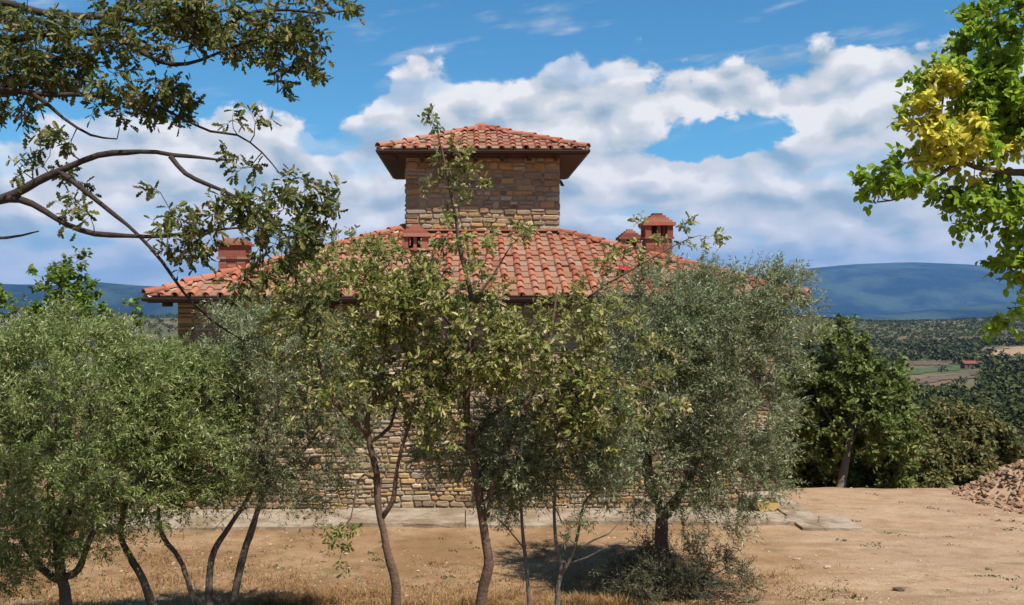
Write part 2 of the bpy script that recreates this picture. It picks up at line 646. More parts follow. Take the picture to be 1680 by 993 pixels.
def mat_ground():
    m, n, out = new_mat('earth')
    p = pos(n)
    x, y, z = n.sep(p)
    a = n.noise(p, 0.55, 6, 0.6)
    b = n.noise(p, 3.2, 6, 0.65)
    c = n.noise(p, 26.0, 5, 0.7)
    flat = n.vec(x * 0.5, y * 2.2, 0.0)
    tr = n.noise(flat, 0.9, 5, 0.6)
    mid = n.noise(n.vec(x, y * 1.5, 7.0), 1.7, 7, 0.7)
    col = n.mix(n.sstep(a, 0.36, 0.64), (0.200, 0.113, 0.054), (0.285, 0.182, 0.098))
    col = n.mix(n.sstep(b, 0.42, 0.72) * 0.65, col, (0.125, 0.068, 0.031))
    # worn pinkish track on the right-hand side
    track = n.sstep(x + (a - 0.5) * 5.0 + (tr - 0.5) * 3.0, 3.2, 6.4)
    col = n.mix(track * 0.75, col, n.mix(n.sstep(mid * 0.6 + tr * 0.4, 0.40, 0.60), (0.255, 0.164, 0.100), (0.375, 0.262, 0.172)))
    col = n.mix(n.sstep(mid, 0.52, 0.66) * 0.35, col, (0.15, 0.088, 0.045))
    # pale gravel specks
    sp = n.voronoi(p, 17.0, 'F1')
    spk = n.sstep(sp, 0.26, 0.12) * n.sstep(b, 0.40, 0.60)
    col = n.mix(spk * 0.55, col, (0.40, 0.29, 0.19))
    col = scale_col(n, col, (c - 0.5) * 0.9 + 1.0)
    # sparse greenish weeds
    gr = n.sstep(n.noise(n.vec(x, y * 1.6, 4.0), 1.1, 6, 0.68), 0.54, 0.68)
    col = n.mix(gr * 0.5, col, (0.11, 0.10, 0.035))
    # far slopes: scrub, terraces and fields
    r = n.math('SQRT', x * x + y * y)
    f1 = n.noise(p, 0.008, 5, 0.6)
    f2 = n.noise(n.vec(x * 0.35, y * 2.0, 0.0), 0.012, 4, 0.6)
    far = n.ramp(f1, [(0.3, (0.042, 0.048, 0.018)), (0.48, (0.075, 0.076, 0.032)), (0.58, (0.12, 0.098, 0.05)), (0.7, (0.18, 0.12, 0.07))])
    far = n.mix(n.sstep(f2, 0.52, 0.66) * 0.6, far, (0.16, 0.098, 0.06))
    col = n.mix(n.sstep(r, 26.0, 45.0), col, far)
    h = b * 0.5 + c * 0.35 + spk * 0.5
    principled(n, out, col, 0.95, 0.15, n.bump(h, 0.75, 0.03))
    return m


def axis(lo, hi, c0, c1, fine, grow, cap, reach):
    """fine spacing between c0 and c1, growing outside; steps stay under cap as far as reach"""
    def run(v, end, sign):
        s, out = fine, []
        while v * sign < end * sign:
            s = min(s * grow, cap) if abs(v) < reach else s * 1.25
            v += s * sign
            out.append(min(v * sign, end * sign) * sign)
        return out
    return np.array(run(c0, lo, -1)[::-1] + list(np.arange(c0, c1 + 1e-6, fine)) + run(c1, hi, 1))


def build_setting():
    xs = axis(-26000, 26000, -8, 14, 0.2, 1.1, 20, 1150)
    ys = axis(-400, 19300, 11.5, 22, 0.15, 1.08, 12, 1750)
    g = link('ground', grid_mesh('ground', xs, ys, ground_z), None, mat_ground())
    tag(g, 'bare sandy brown earth with gravel, dry grass and slopes behind', 'ground', kind='structure')
    # blue mountains far behind
    m, n, out = new_mat('mountain_wood')
    p = pos(n)
    a = n.noise(p, 0.0012, 6, 0.6)
    b = n.noise(p, 0.006, 5, 0.6)
    col = n.mix(n.sstep(a, 0.42, 0.62), (0.005, 0.012, 0.008), (0.040, 0.060, 0.030))
    col = n.mix(n.sstep(b, 0.62, 0.70) * 0.5, col, (0.07, 0.075, 0.05))
    principled(n, out, col, 0.95, 0.05, n.bump(b, 1.0, 60.0))

    def ridge(prof, d0, depth, name, label, x_lo, x_hi):
        pxs = np.array([q[0] for q in prof], float)
        zs = np.array([(CY - q[1]) / F * d0 + CAMZ for q in prof])

        def zf(X, Y):
            px = CX + X / d0 * F
            top = np.interp(px, pxs, zs) + 26 * fbm(X / 900.0, X * 0 + 2, 4) * 2
            u = (Y - d0) / depth
            prof_ = np.clip(1 - np.abs(u), 0, 1)
            prof_ = prof_ * prof_ * (3 - 2 * prof_)
            gul = fbm(X / 1100.0 + 0.3 * u, Y / 3000.0, 5)
            return -340 + (top + 340) * prof_ * (1 + 1.1 * gul * (1 - prof_ * prof_))
        xs_ = np.linspace(x_lo, x_hi, 220)
        ys_ = np.linspace(d0 - depth, d0 + depth, 60)
        o = link(name, grid_mesh(name, xs_, ys_, zf), None, m)
        tag(o, label, 'mountain', kind='structure')
    ridge([(600, 490), (1000, 478), (1200, 462), (1290, 447), (1340, 440), (1420, 432), (1490, 430), (1560, 433), (1610, 436), (1680, 446), (1800, 462), (2100, 480), (2500, 490)],
          14000, 4200, 'mountain', 'broad blue wooded mountain beyond the valley', -1500, 17000)
    ridge([(-900, 455), (-500, 448), (-200, 462), (0, 466), (90, 468), (150, 461), (205, 466), (260, 470), (330, 478), (500, 486), (700, 490)],
          9000, 2600, 'mountain', 'dark blue wooded ridge left of the house', -11000, 200)
    ridge([(900, 512), (1350, 513), (1450, 516), (1540, 508), (1640, 500), (1760, 498), (2200, 505)],
          8200, 1800, 'mountain', 'low pale foothills below the broad mountain', 1500, 9500)


# ------------------------------------------------------------------ the stone house
XC, DE = 0.13, 17.8          # house centre, distance of the front eave
HW = 6.035                   # half width of the eaves
OV = 0.45
YB = DE + 2 * HW
EZ = 4.0                     # eave height
SL = 0.344
XT, DT = 0.30, 21.40         # tower centre, distance of its front eave
TH, TO = 2.28, 0.55
TEZ = 7.235
TSL = 0.365


def stone_shape(rng, w, h, dep):
    """irregular rounded block: back ring, belly ring, front ring"""
    c = min(w, h) * rng.uniform(0.16, 0.34)
    k = [(-w / 2 + c, -h / 2), (w / 2 - c, -h / 2), (w / 2, -h / 2 + c), (w / 2, h / 2 - c), (w / 2 - c, h / 2), (-w / 2 + c, h / 2), (-w / 2, h / 2 - c), (-w / 2, -h / 2 + c)]
    k = np.array(k) + rng.uniform(-1, 1, (8, 2)) * min(w, h) * 0.08
    ins = min(0.018, 0.2 * min(w, h))
    f = k * np.array([1 - 2 * ins / w, 1 - 2 * ins / h])
    dz = rng.uniform(-0.006, 0.006, 8)
    V = [(a, 0.0, b) for a, b in k] + [(a, dep * 0.55, b) for a, b in k] + [(a, dep + d, b) for (a, b), d in zip(f, dz)]
    Fs = []
    for r in (0, 8):
        for i in range(8):
            j = (i + 1) % 8
            Fs.append((r + i, r + j, r + 8 + j, r + 8 + i))
    Fs.append(tuple(range(16, 24)))
    return np.array(V), Fs


def gen_stones(rng, width, z0, z1, hmin=0.075, hmax=0.17):
    lf = 0.72 if hmax < 0.13 else 1.0
    """coursed rubble: rows that wave a little, blocks of varied length"""
    out = []
    z = z0
    ph = rng.uniform(0, 50)
    while z < z1 - 0.05:
        h = rng.uniform(hmin, hmax)
        h = min(h, z1 - z)
        u = 0.0
        while u < width - 0.05:
            w = min(rng.choice([rng.uniform(0.12, 0.22), rng.uniform(0.2, 0.36), rng.uniform(0.3, 0.48)]) * lf, width - u)
            if u == 0.0 or width - u - w < 0.3:
                w = min(rng.uniform(0.26, 0.46), width - u)
            if width - u - w < 0.08:
                w = width - u
            wob = 0.03 * math.sin(u * 1.3 + ph + z * 0.7) + 0.02 * math.sin(u * 3.1 + z * 5)
            wob *= min(1, (z - z0) / 0.3, (z1 - z - h) / 0.3 + 0.0) if z1 - z - h > 0 else 0
            if rng.random() < 0.16 and h > 0.12:
                out.append((u + w / 2, z + h * 0.26 + wob, w - 0.02, h * 0.5 - 0.02))
                out.append((u + w / 2, z + h * 0.76 + wob, w - 0.02, h * 0.46 - 0.016))
            else:
                out.append((u + w / 2, z + h / 2 + wob, w - 0.02, h - 0.018 + rng.uniform(-0.008, 0.012)))
            u += w
        z += h
    return out


def stone_wall(parent, name, p0, udir, width, z0, z1, depth, nparts, score=None, seed=1, core_thick=0.35, hmin=0.075, hmax=0.17):
    """wall with a mortar core; p0 = left end of the face seen from outside, udir along it; outward = udir x z"""
    rng = np.random.default_rng(seed)
    u = np.array(udir, float)
    nrm = np.array([u[1], -u[0], 0.0])
    p0 = np.array(p0, float)
    mb = MB()
    a = p0 - nrm * 0.0
    b = p0 + u * width
    c = b - nrm * core_thick
    d = a - nrm * core_thick
    V = [(*q[:2], zz) for zz in (z0, z1) for q in (a, b, c, d)]
    mb.add(V, [(0, 3, 2, 1), (4, 5, 6, 7), (0, 1, 5, 4), (1, 2, 6, 5), (2, 3, 7, 6), (3, 0, 4, 7)])
    w = mb.build(name, M_MORTAR, parent)
    st = gen_stones(rng, width, z0, z1, hmin, hmax)
    sc = np.array([score(p0 + u * s[0], s[1]) * (s[2] * s[3]) ** 0.3 if score else -i for i, s in enumerate(st)])
    keep = set(np.argsort(-sc)[:nparts].tolist())
    rest = MB()
    og = org(w)
    for i, (uu, zz, ww, hh) in enumerate(st):
        V, Fs = stone_shape(rng, max(ww, 0.04), max(hh, 0.03), rng.uniform(0.022, 0.055))
        R = V[:, :1] * u[None] + V[:, 1:2] * nrm[None] + np.array([0, 0, 1.0]) * V[:, 2:3]
        ctr = p0 + u * uu + np.array([0, 0, zz])
        if i in keep:
            m1 = MB()
            m1.add(R, Fs)
            o = link('stone', m1.mesh('stone'), w, M_STONE)
            o.location = ctr - og
        else:
            rest.add(R + ctr, Fs)
    if rest.n:
        rest.build('stone_facing', M_STONE, w, kind='stuff')
    return w


def cover_mesh(L=0.46, r0=0.075, r1=0.060, th=0.016, seg=6):
    V, Fs = [], []
    for y, r in ((0, r0), (L, r1)):
        for k in range(seg + 1):
            a = math.pi * k / seg
            V.append((-math.cos(a) * r, y, math.sin(a) * r * 0.95))
    for k in range(seg + 1):
        a = math.pi * k / seg
        V.append((-math.cos(a) * (r0 - th), 0, math.sin(a) * (r0 - th) * 0.95))
    for k in range(seg + 1):
        a = math.pi * k / seg
        V.append((-math.cos(a) * (r0 - th), 0.12, math.sin(a) * (r0 - th) * 0.95))
    m = seg + 1
    for k in range(seg):
        Fs.append((k, k + 1, m + k + 1, m + k))
        Fs.append((k, 2 * m + k, 2 * m + k + 1, k + 1))
        Fs.append((2 * m + k, 3 * m + k, 3 * m + k + 1, 2 * m + k + 1))
    b = MB()
    b.add(V, Fs)
    return np.array(V), Fs


def pan_mesh(w=0.235, L=0.42, th=0.022):
    h = w / 2
    V = [(-h, 0, 0), (h, 0, 0), (h, L, 0), (-h, L, 0), (-h, 0, th), (h, 0, th), (h, L, th), (-h, L, th),
         (-h + 0.03, 0.0, th), (h - 0.03, 0.0, th), (h - 0.03, L, th), (-h + 0.03, L, th)]
    V = np.array(V, float)
    V[[4, 5, 6, 7], 2] += 0.02
    Fs = [(0, 3, 2, 1), (0, 1, 5, 9, 8, 4), (1, 2, 6, 5), (3, 0, 4, 7), (4, 8, 11, 7), (8, 9, 10, 11), (9, 5, 6, 10), (2, 3, 7, 11, 10, 6)]
    return V, Fs


COVER = cover_mesh()
HIPC = cover_mesh(0.5, 0.092, 0.075, 0.018, 6)
PAN = pan_mesh()


def shared(name, VF, mat, smooth=False):
    b = MB()
    b.add(*VF)
    me = b.mesh(name, None, smooth)
    me.materials.append(mat)
    return me


ME_COVER = [shared('cover_tile', (COVER[0] * np.array([s, 1, s]), COVER[1]), M_TILE) for s in (1.0, 0.96, 1.05)]
ME_HIP = shared('hip_tile', HIPC, M_TILE)
ME_PAN = shared('pan_tile', PAN, M_PAN)


def frame(u, s, n, loc):
    M = Matrix.Identity(4)
    for i, c in enumerate((u, s, n)):
        for r in range(3):
            M[r][i] = float(c[r])
    for r in range(3):
        M[r][3] = float(loc[r])
    return M


def hip_roof(house, name, x0, x1, y0, y1, z, sl, hole=None, limit=300, soffit_drop=0.05):
    """square hip roof laid with pan and cover tiles; hole = tower rectangle"""
    rng = np.random.default_rng(int(abs(x0 * 100)) + 3)
    W = x1 - x0
    apex = np.array([(x0 + x1) / 2, (y0 + y1) / 2, z + sl * W / 2])
    cor = [np.array(c, float) for c in ((x0, y0, z), (x1, y0, z), (x1, y1, z), (x0, y1, z))]
    sl_m = MB()
    e = 0.02
    low = [c + np.array([0, 0, -0.05]) for c in cor]
    if hole is None:
        sl_m.add(cor + [apex] + low, [(0, 1, 4), (1, 2, 4), (2, 3, 4), (3, 0, 4), (5, 8, 7, 6), (0, 5, 6, 1), (1, 6, 7, 2), (2, 7, 8, 3), (3, 8, 5, 0)])
    else:
        sl_m.add(cor + [apex] + low, [(0, 1, 4), (1, 2, 4), (2, 3, 4), (3, 0, 4), (5, 8, 7, 6), (0, 5, 6, 1), (1, 6, 7, 2), (2, 7, 8, 3), (3, 8, 5, 0)])
    roof = sl_m.build(name, MATS['roof_bed'], house)
    og = org(roof)
    cos, sin = 1 / math.hypot(1, sl), sl / math.hypot(1, sl)
    up = np.array([0, 0, 1.0])
    exp_ = 0.37
    pitch = W / round(W / 0.274)
    ncol = round(W / pitch)
    tilt = math.radians(3.2)
    restc, restp = MB(), MB()
    covers, pans = [], []
    for side in range(4):
        c0, c1 = cor[side], cor[(side + 1) % 4]
        u = (c1 - c0) / np.linalg.norm(c1 - c0)
        v = np.array([-u[1], u[0], 0.0])
        s = v * cos + up * sin
        n = np.cross(u, s)
        s2 = s * math.cos(tilt) - n * math.sin(tilt)
        n2 = np.cross(u, s2)
        rows = int(W / 2 / cos / exp_) + 1
        for r in range(rows):
            yy = r * exp_ - 0.05
            for c in range(ncol + 1):
                for kind in (0, 1):
                    xx = (c + (0.5 if kind else 0.0)) * pitch
                    if kind and c == ncol:
                        continue
                    run = (yy + 0.20) * cos
                    if not (run - 0.02 < xx < W - run + 0.02):
                        continue
                    p = c0 + u * xx + s * yy
                    if hole and hole[0] - 0.02 < p[0] < hole[1] + 0.02 and hole[2] - 0.25 < p[1] < hole[3] + 0.1:
                        continue
                    j = rng.normal(0, 0.005, 3)
                    rot = rng.normal(0, 0.013)
                    ur = u * math.cos(rot) + s2 * math.sin(rot)
                    sr = s2 * math.cos(rot) - u * math.sin(rot)
                    loc = p + n2 * ((0.045 if kind == 0 else 0.034) + j[2]) + u * j[0] + s * j[1] * 2
                    if kind == 0:
                        covers.append((ur, sr, n2, loc)) if side == 0 else restc.add(COVER[0][:, :1] * ur + COVER[0][:, 1:2] * sr + COVER[0][:, 2:] * n2 + loc, COVER[1])
                    else:
                        pans.append((ur, sr, n2, loc)) if side == 0 else restp.add(PAN[0][:, :1] * ur + PAN[0][:, 1:2] * sr + PAN[0][:, 2:] * n2 + loc, PAN[1])
    for lst, mes, nm, VF, rest in ((covers, ME_COVER, 'cover_tile', COVER, restc), (pans, [ME_PAN], 'pan_tile', PAN, restp)):
        for i, (a, b, c, loc) in enumerate(lst):
            if i < limit - (1 if len(lst) > limit else 0):
                o = link(nm, mes[i % len(mes)], roof)
                o.matrix_basis = frame(a, b, c, loc - og)
            else:
                rest.add(VF[0][:, :1] * a + VF[0][:, 1:2] * b + VF[0][:, 2:] * c + loc, VF[1])
    if restc.n:
        restc.build('cover_tile_field', M_TILE, roof, kind='stuff')
    if restp.n:
        restp.build('pan_tile_field', M_PAN, roof, kind='stuff')
    # hip tiles bedded in mortar
    for k in range(4):
        c = cor[k]
        d = apex - c
        L = np.linalg.norm(d)
        s = d / L
        u = np.cross(s, up)
        u /= np.linalg.norm(u)
        n = np.cross(u, s)
        s2 = s * math.cos(0.05) - n * math.sin(0.05)
        n2 = np.cross(u, s2)
        y = -0.02
        while y < L - 0.2:
            loc = c + s * y + n * 0.075
            if hole and hole[0] - 0.05 < loc[0] < hole[1] + 0.05 and hole[2] - 0.1 < loc[1] < hole[3] + 0.1:
                break
            o = link('hip_tile', ME_HIP, roof)
            rot = rng.normal(0, 0.02)
            o.matrix_basis = frame(u * math.cos(rot) + s2 * math.sin(rot), s2 * math.cos(rot) - u * math.sin(rot), n2, loc + n * rng.normal(0, 0.006) - og)
            y += 0.4
        b = MB()
        Lm = y + 0.05
        e0, e1 = c + n * 0.0, c + s * Lm
        b.add([e0 - u * 0.12, e0 + u * 0.12, e0 + n * 0.1, e1 - u * 0.12, e1 + u * 0.12, e1 + n * 0.1],
              [(0, 2, 1), (3, 4, 5), (0, 3, 5, 2), (1, 2, 5, 4), (0, 1, 4, 3)])
        b.build('mortar_bed', MATS['roof_bed'], roof)
    if hole is None:
        b = MB()
        q = apex + np.array([0, 0, 0.05])
        ang = np.arange(8) * math.pi / 4
        ring = lambda r, zz: [(q[0] + r * math.cos(a), q[1] + r * math.sin(a), q[2] + zz) for a in ang]
        b.add(ring(0.26, -0.1) + ring(0.24, 0.02) + ring(0.1, 0.1), [tuple((r * 8 + i, r * 8 + (i + 1) % 8, r * 8 + 8 + (i + 1) % 8, r * 8 + 8 + i)) for r in (0, 1) for i in range(8)] + [tuple(range(16, 24))])
        b.build('peak_cap', M_TILE, roof)
    # gutters and fascia
    for k in range(4):
        c0, c1 = cor[k], cor[(k + 1) % 4]
        u = (c1 - c0) / np.linalg.norm(c1 - c0)
        out = np.array([u[1], -u[0], 0.0])
        prof = [(0.0, -0.005), (0.065, -0.005), (0.068, -0.03), (0.055, -0.065), (0.03, -0.08), (0.0, -0.075)]
        V = []
        for end, ee in ((c0 - u * 0.065, 0), (c1 + u * 0.065, 1)):
            for a, h in prof:
                V.append(end + out * (a + 0.004) + up * h + (u * (0.065 - a) if ee == 0 else -u * (0.065 - a)))
        m = len(prof)
        b = MB()
        b.add(V, [(i, (i + 1) % m, m + (i + 1) % m, m + i) for i in range(m)] + [tuple(range(m - 1, -1, -1)), tuple(range(m, 2 * m))])
        b.build('gutter', M_GUTTER, roof)
    return roof


_b = MB()
_b.box((-0.5, -0.5, -0.5), (0.5, 0.5, 0.5))
ME_BRICK = [_b.mesh('brick')]
ME_BRICK[0].materials.append(M_BRICK)


def chimney(house, x, y, w, zb, zt, style, seed):
    """brick stack; style 'lantern' has posts and a stepped pyramid cap, 'block' a closed head"""
    rng = np.random.default_rng(seed)
    b = MB()
    h = w / 2
    zs = zt - (0.62 if style == 'lantern' else 0.42)
    b.box((x - h + 0.03, y - h + 0.03, zb), (x + h - 0.03, y + h - 0.03, zs))
    ch = b.build('chimney', M_MORTAR, house)

    def brick(c0, c1):
        o = link('brick', ME_BRICK[0], ch)
        c0, c1 = np.array(c0), np.array(c1)
        o.location = (c0 + c1) / 2 - og
        o.scale = c1 - c0

    og = org(ch)

    def course(z0, z1, hh):
        nb = max(2, round(2 * hh / 0.2))
        L = 2 * hh / nb
        t = min(0.09, hh * 0.9)
        for sy in (-1, 1):
            for k in range(nb):
                a0, a1 = -hh + k * L + 0.005, -hh + (k + 1) * L - 0.005
                yo = sy * (hh + rng.uniform(-0.004, 0.004))
                brick((x + a0, y + min(yo, yo - sy * t), z0 + 0.004), (x + a1, y + max(yo, yo - sy * t), z1 - 0.004))
        for sx in (-1, 1):
            w_ = 2 * (hh - t) - 0.02
            for k in range(2):
                xo = sx * (hh - 0.003 + rng.uniform(-0.004, 0.002))
                lo = -w_ / 2 + k * w_ / 2 + 0.004
                brick((x + min(xo, xo - sx * t), y + lo, z0 + 0.004), (x + max(xo, xo - sx * t), y + lo + w_ / 2 - 0.008, z1 - 0.004))
    z = zb
    while z < zs - 0.03:
        course(z, min(z + 0.065, zs), h)
        z += 0.065
    if style == 'lantern':
        course(zs, zs + 0.05, h + 0.035)
        z0, z1 = zs + 0.05, zs + 0.28
        for sx in (-1, 0, 1):
            for sy in (-1, 0, 1):
                if sx == 0 and sy == 0:
                    continue
                p = MB()
                wx = 0.06 if sx and sy else 0.035
                px, py = x + sx * (h - 0.05), y + sy * (h - 0.05)
                p.box((px - wx, py - wx, z0), (px + wx, py + wx, z1))
                p.build('post', M_BRICK, ch)
        f = MB()
        f.box((x - 0.1, y - 0.1, z0 - 0.02), (x + 0.1, y + 0.1, z1))
        f.build('flue', M_SOFFIT, ch)
        hh, z = h + 0.06, z1
        k = 0
        while hh > 0.05 and z < zt:
            s = MB()
            s.box((x - hh, y - hh, z), (x + hh, y + hh, z + (0.05 if k else 0.07)))
            s.build('cap_course', M_BRICK, ch)
            z += 0.05 if k else 0.07
            hh -= 0.058
            k += 1
    else:
        course(zs, zs + 0.06, h + 0.03)
        c = MB()
        c.box((x - h, y - h, zs + 0.06), (x + h, y + h, zt - 0.14))
        c.build('head', M_BRICK, ch)
        for k, hh in enumerate((h + 0.05, h, h - 0.07)):
            s = MB()
            s.box((x - hh, y - hh, zt - 0.14 + k * 0.047), (x + hh, y + hh, zt - 0.14 + (k + 1) * 0.047))
            s.build('cap_course', M_BRICK, ch)
    return ch


def build_house():
    mat_plain('roof_bed', (0.35, 0.255, 0.17), 0.95, 0.25, 8, 0.5)
    house = empty('stone_house', (XC, DE + OV, 0))
    tag(house, 'stone country house with terracotta hip roof and square central tower', 'house')
    x0, x1 = XC - HW + OV, XC + HW - OV
    y0, y1 = DE + OV, YB - OV
    gaps = [(640, 790, 120, 60), (1262, 740, 40, 120), (850, 505, 60, 25), (900, 800, 160, 60), (305, 510, 20, 30), (560, 760, 60, 60), (750, 620, 60, 60)]

    def score(p, z):
        px, py = CX + p[0] / p[1] * F, CY - (z - CAMZ) / p[1] * F
        return max(math.exp(-(((px - a) / c) ** 2 + ((py - b) / d) ** 2) * 0.5) for a, b, c, d in gaps) + 1e-6
    zb = EZ - 0.02
    stone_wall(house, 'front_wall', (x0, y0, 0), (1, 0, 0), x1 - x0, -0.3, zb, 0.03, 300, score, 1, hmin=0.055, hmax=0.125)
    stone_wall(house, 'side_wall', (x1, y0 + 0.36, 0), (0, 1, 0), y1 - y0 - 0.72, -3.2, zb, 0.03, 0, None, 2, hmin=0.2, hmax=0.36)
    stone_wall(house, 'side_wall', (x0, y1 - 0.36, 0), (0, -1, 0), y1 - y0 - 0.72, -0.4, zb, 0.03, 0, None, 3, hmin=0.2, hmax=0.36)
    stone_wall(house, 'back_wall', (x1, y1, 0), (-1, 0, 0), x1 - x0, -0.4, zb, 0.03, 0, None, 4, hmin=0.2, hmax=0.36)
    # tower
    tx0, tx1 = XT - TH + TO, XT + TH - TO
    ty0, ty1 = DT + TO, DT + 2 * TH - TO
    stone_wall(house, 'tower_wall', (tx0, ty0, 0), (1, 0, 0), tx1 - tx0, EZ + 1.2, TEZ - 0.06, 0.03, 300, lambda p, z: 1.0, 5, hmin=0.08, hmax=0.19)
    stone_wall(house, 'tower_wall', (tx1, ty0 + 0.36, 0), (0, 1, 0), ty1 - ty0 - 0.72, EZ + 0.4, TEZ - 0.06, 0.03, 0, None, 6, hmin=0.1, hmax=0.2)
    stone_wall(house, 'tower_wall', (tx0, ty1 - 0.36, 0), (0, -1, 0), ty1 - ty0 - 0.72, EZ + 0.4, TEZ - 0.06, 0.03, 0, None, 7, hmin=0.1, hmax=0.2)
    stone_wall(house, 'tower_wall', (tx1, ty1, 0), (-1, 0, 0), tx1 - tx0, EZ + 0.4, TEZ - 0.06, 0.03, 0, None, 8, hmin=0.1, hmax=0.2)
    r = hip_roof(house, 'roof', XC - HW, XC + HW, DE, YB, EZ, SL, (tx0, tx1, ty0, ty1), 300)
    r2 = hip_roof(house, 'tower_roof', XT - TH, XT + TH, DT, DT + 2 * TH, TEZ, TSL, None, 300)
    # timber soffits
    for (a0, a1, b0, b1, z, rr, drop) in ((XC - HW + 0.02, XC + HW - 0.02, DE + 0.02, YB - 0.02, EZ - 0.053, r, 0.05), (XT - TH + 0.02, XT + TH - 0.02, DT + 0.02, DT + 2 * TH - 0.02, TEZ - 0.053, r2, 0.05)):
        mb = MB()
        mb.box((a0, b0, z - drop), (a1, b1, z))
        mb.build('soffit', M_SOFFIT, rr)
        # rafter ends
        k = 0.3
        rm = shared('rafter', (np.array([(-0.04, 0, 0), (0.04, 0, 0), (0.04, 0.5, 0), (-0.04, 0.5, 0), (-0.04, 0, 0.07), (0.04, 0, 0.07), (0.04, 0.5, 0.07), (-0.04, 0.5, 0.07)]) * np.array([1, 0.78 if rr is r else 1.0, 1]),
                                [(0, 3, 2, 1), (4, 5, 6, 7), (0, 1, 5, 4), (1, 2, 6, 5), (2, 3, 7, 6), (3, 0, 4, 7)]), M_SOFFIT)
        xx = a0 + 0.3
        while xx < a1 - 0.2:
            o = link('rafter', rm, rr)
            o.location = np.array([xx, b0 + 0.04, z - drop - 0.068]) - org(rr)
            xx += 0.6
    # ledge of tiles and lead where the roof meets the tower
    mb = MB()
    zl = EZ + SL * (ty0 - DE)
    mb.box((tx0 - 0.06, ty0 - 0.13, zl - 0.12), (tx1 + 0.06, ty0 - 0.046, zl + 0.05))
    mb.build('flashing', M_GUTTER, house)
    xx = tx0 - 0.1
    rg = np.random.default_rng(4)
    while xx < tx1 + 0.05:
        ww = rg.uniform(0.28, 0.4)
        led = MB()
        led.box((xx, ty0 - 0.17 + rg.uniform(-0.02, 0.02), zl + 0.055 + rg.uniform(0, 0.01)), (xx + ww - 0.012, ty0 - 0.02, zl + 0.085 + rg.uniform(0, 0.02)))
        led.build('ledge_tile', M_TILE, house)
        xx += ww
    # dark bracket on the tower's right corner
    mb = MB()
    q = P(924, 297, 22.6)
    yb_, zb_ = q[1], q[2]
    V = [(tx1 - 0.02, zb_ - 0.03), (tx1 - 0.02, zb_ + 0.02), (tx1 + 0.10, zb_ + 0.01), (tx1 + 0.17, zb_ - 0.12), (tx1 + 0.09, zb_ - 0.11), (tx1 + 0.07, zb_ - 0.03)]
    mb.add([(a_, yb_ - 0.06, c_) for a_, c_ in V] + [(a_, yb_ + 0.06, c_) for a_, c_ in V],
           [tuple(range(6)), tuple(range(11, 5, -1))] + [(i, 6 + i, 6 + (i + 1) % 6, (i + 1) % 6) for i in range(6)])
    mb.build('bracket', M_BLACK, house)
    # chimneys
    chimney(house, -1.12, 20.35, 0.50, EZ + 0.45, EZ + (CY - 363) / F * 20.35, 'lantern', 1)
    chimney(house, 3.93, 20.45, 0.55, EZ + 0.35, EZ + (CY - 345) / F * 20.45, 'lantern', 2)
    chimney(house, 4.12, 25.1, 0.50, EZ + 0.3, EZ + (CY - 372) / F * 25.1, 'lantern', 3)
    chimney(house, -4.66, 19.4, 0.54, EZ + 0.2, EZ + (CY - 392) / F * 19.4, 'block', 4)
    # yellowish footing block at the right front corner with its concrete cap
    mb = MB()
    mb.add(*stone_shape(np.random.default_rng(9), 0.42, 0.27, 0.26))
    V = np.concatenate(mb.v)
    m2 = MB()
    m2.add(np.stack([V[:, 0] + x1 - 0.23, y0 - 0.05 - V[:, 1], V[:, 2] + 0.18], -1), mb.f)
    o = m2.build('footing_block', mat_plain('yellow_stone', (0.46, 0.31, 0.115), 0.9, 0.3, 10, 0.5), house)
    o['label'] = 'yellow squared stone block at the wall foot'
    mb = MB()
    mb.box((x1 - 0.62, y0 - 0.36, 0.325), (x1 + 0.06, y0 - 0.05, 0.375))
    mb.build('footing_cap', M_CONC, house)
    return house


def build_apron():
    """worn concrete pavement round the foot of the house, one slab after another"""
    rng = np.random.default_rng(21)
    y0 = DE + OV - 0.06
    x = -6.6
    k = 0
    names = []
    spots = []
    while x < 5.6:
        w = rng.uniform(1.6, 2.4)
        spots.append((x, min(x + w, 5.7)))
        x += w + 0.02
    root = empty('pavement', (0, y0, 0))
    tag(root, 'worn pale concrete apron along the foot of the stone house', 'pavement', kind='structure')

    def slab(x0, x1, ya, yb, top):
        n = 9
        t = np.linspace(0, 1, n)
        front = [(x0 + (x1 - x0) * q, ya + 0.10 * (fbm(np.array([x0 + q * 2.0]), np.array([1.0]), 4)[0]) * 2 + rng.uniform(-0.03, 0.03)) for q in t]
        back = [(x1 + (x0 - x1) * q, yb) for q in (0, 1)]
        ring = front + back
        m = len(ring)
        mb = MB()
        V = [(a, b, top + rng.uniform(-0.004, 0.004)) for a, b in ring] + [(a, b - 0.01, -0.2) for a, b in ring]
        mb.add(V, [tuple(range(m))] + [(i, m + i, m + (i + 1) % m, (i + 1) % m) for i in range(m)])
        return mb.build('slab', M_CONC2, root)
    for i, (a, b) in enumerate(spots):
        slab(a, b, 16.7 + rng.uniform(-0.12, 0.3) + 0.05 * i, y0, 0.055 + rng.uniform(-0.015, 0.02))
    slab(5.72, 6.75, 16.72, 17.62, 0.05)
    slab(5.78, 6.28, 17.66, 20.6, 0.045)


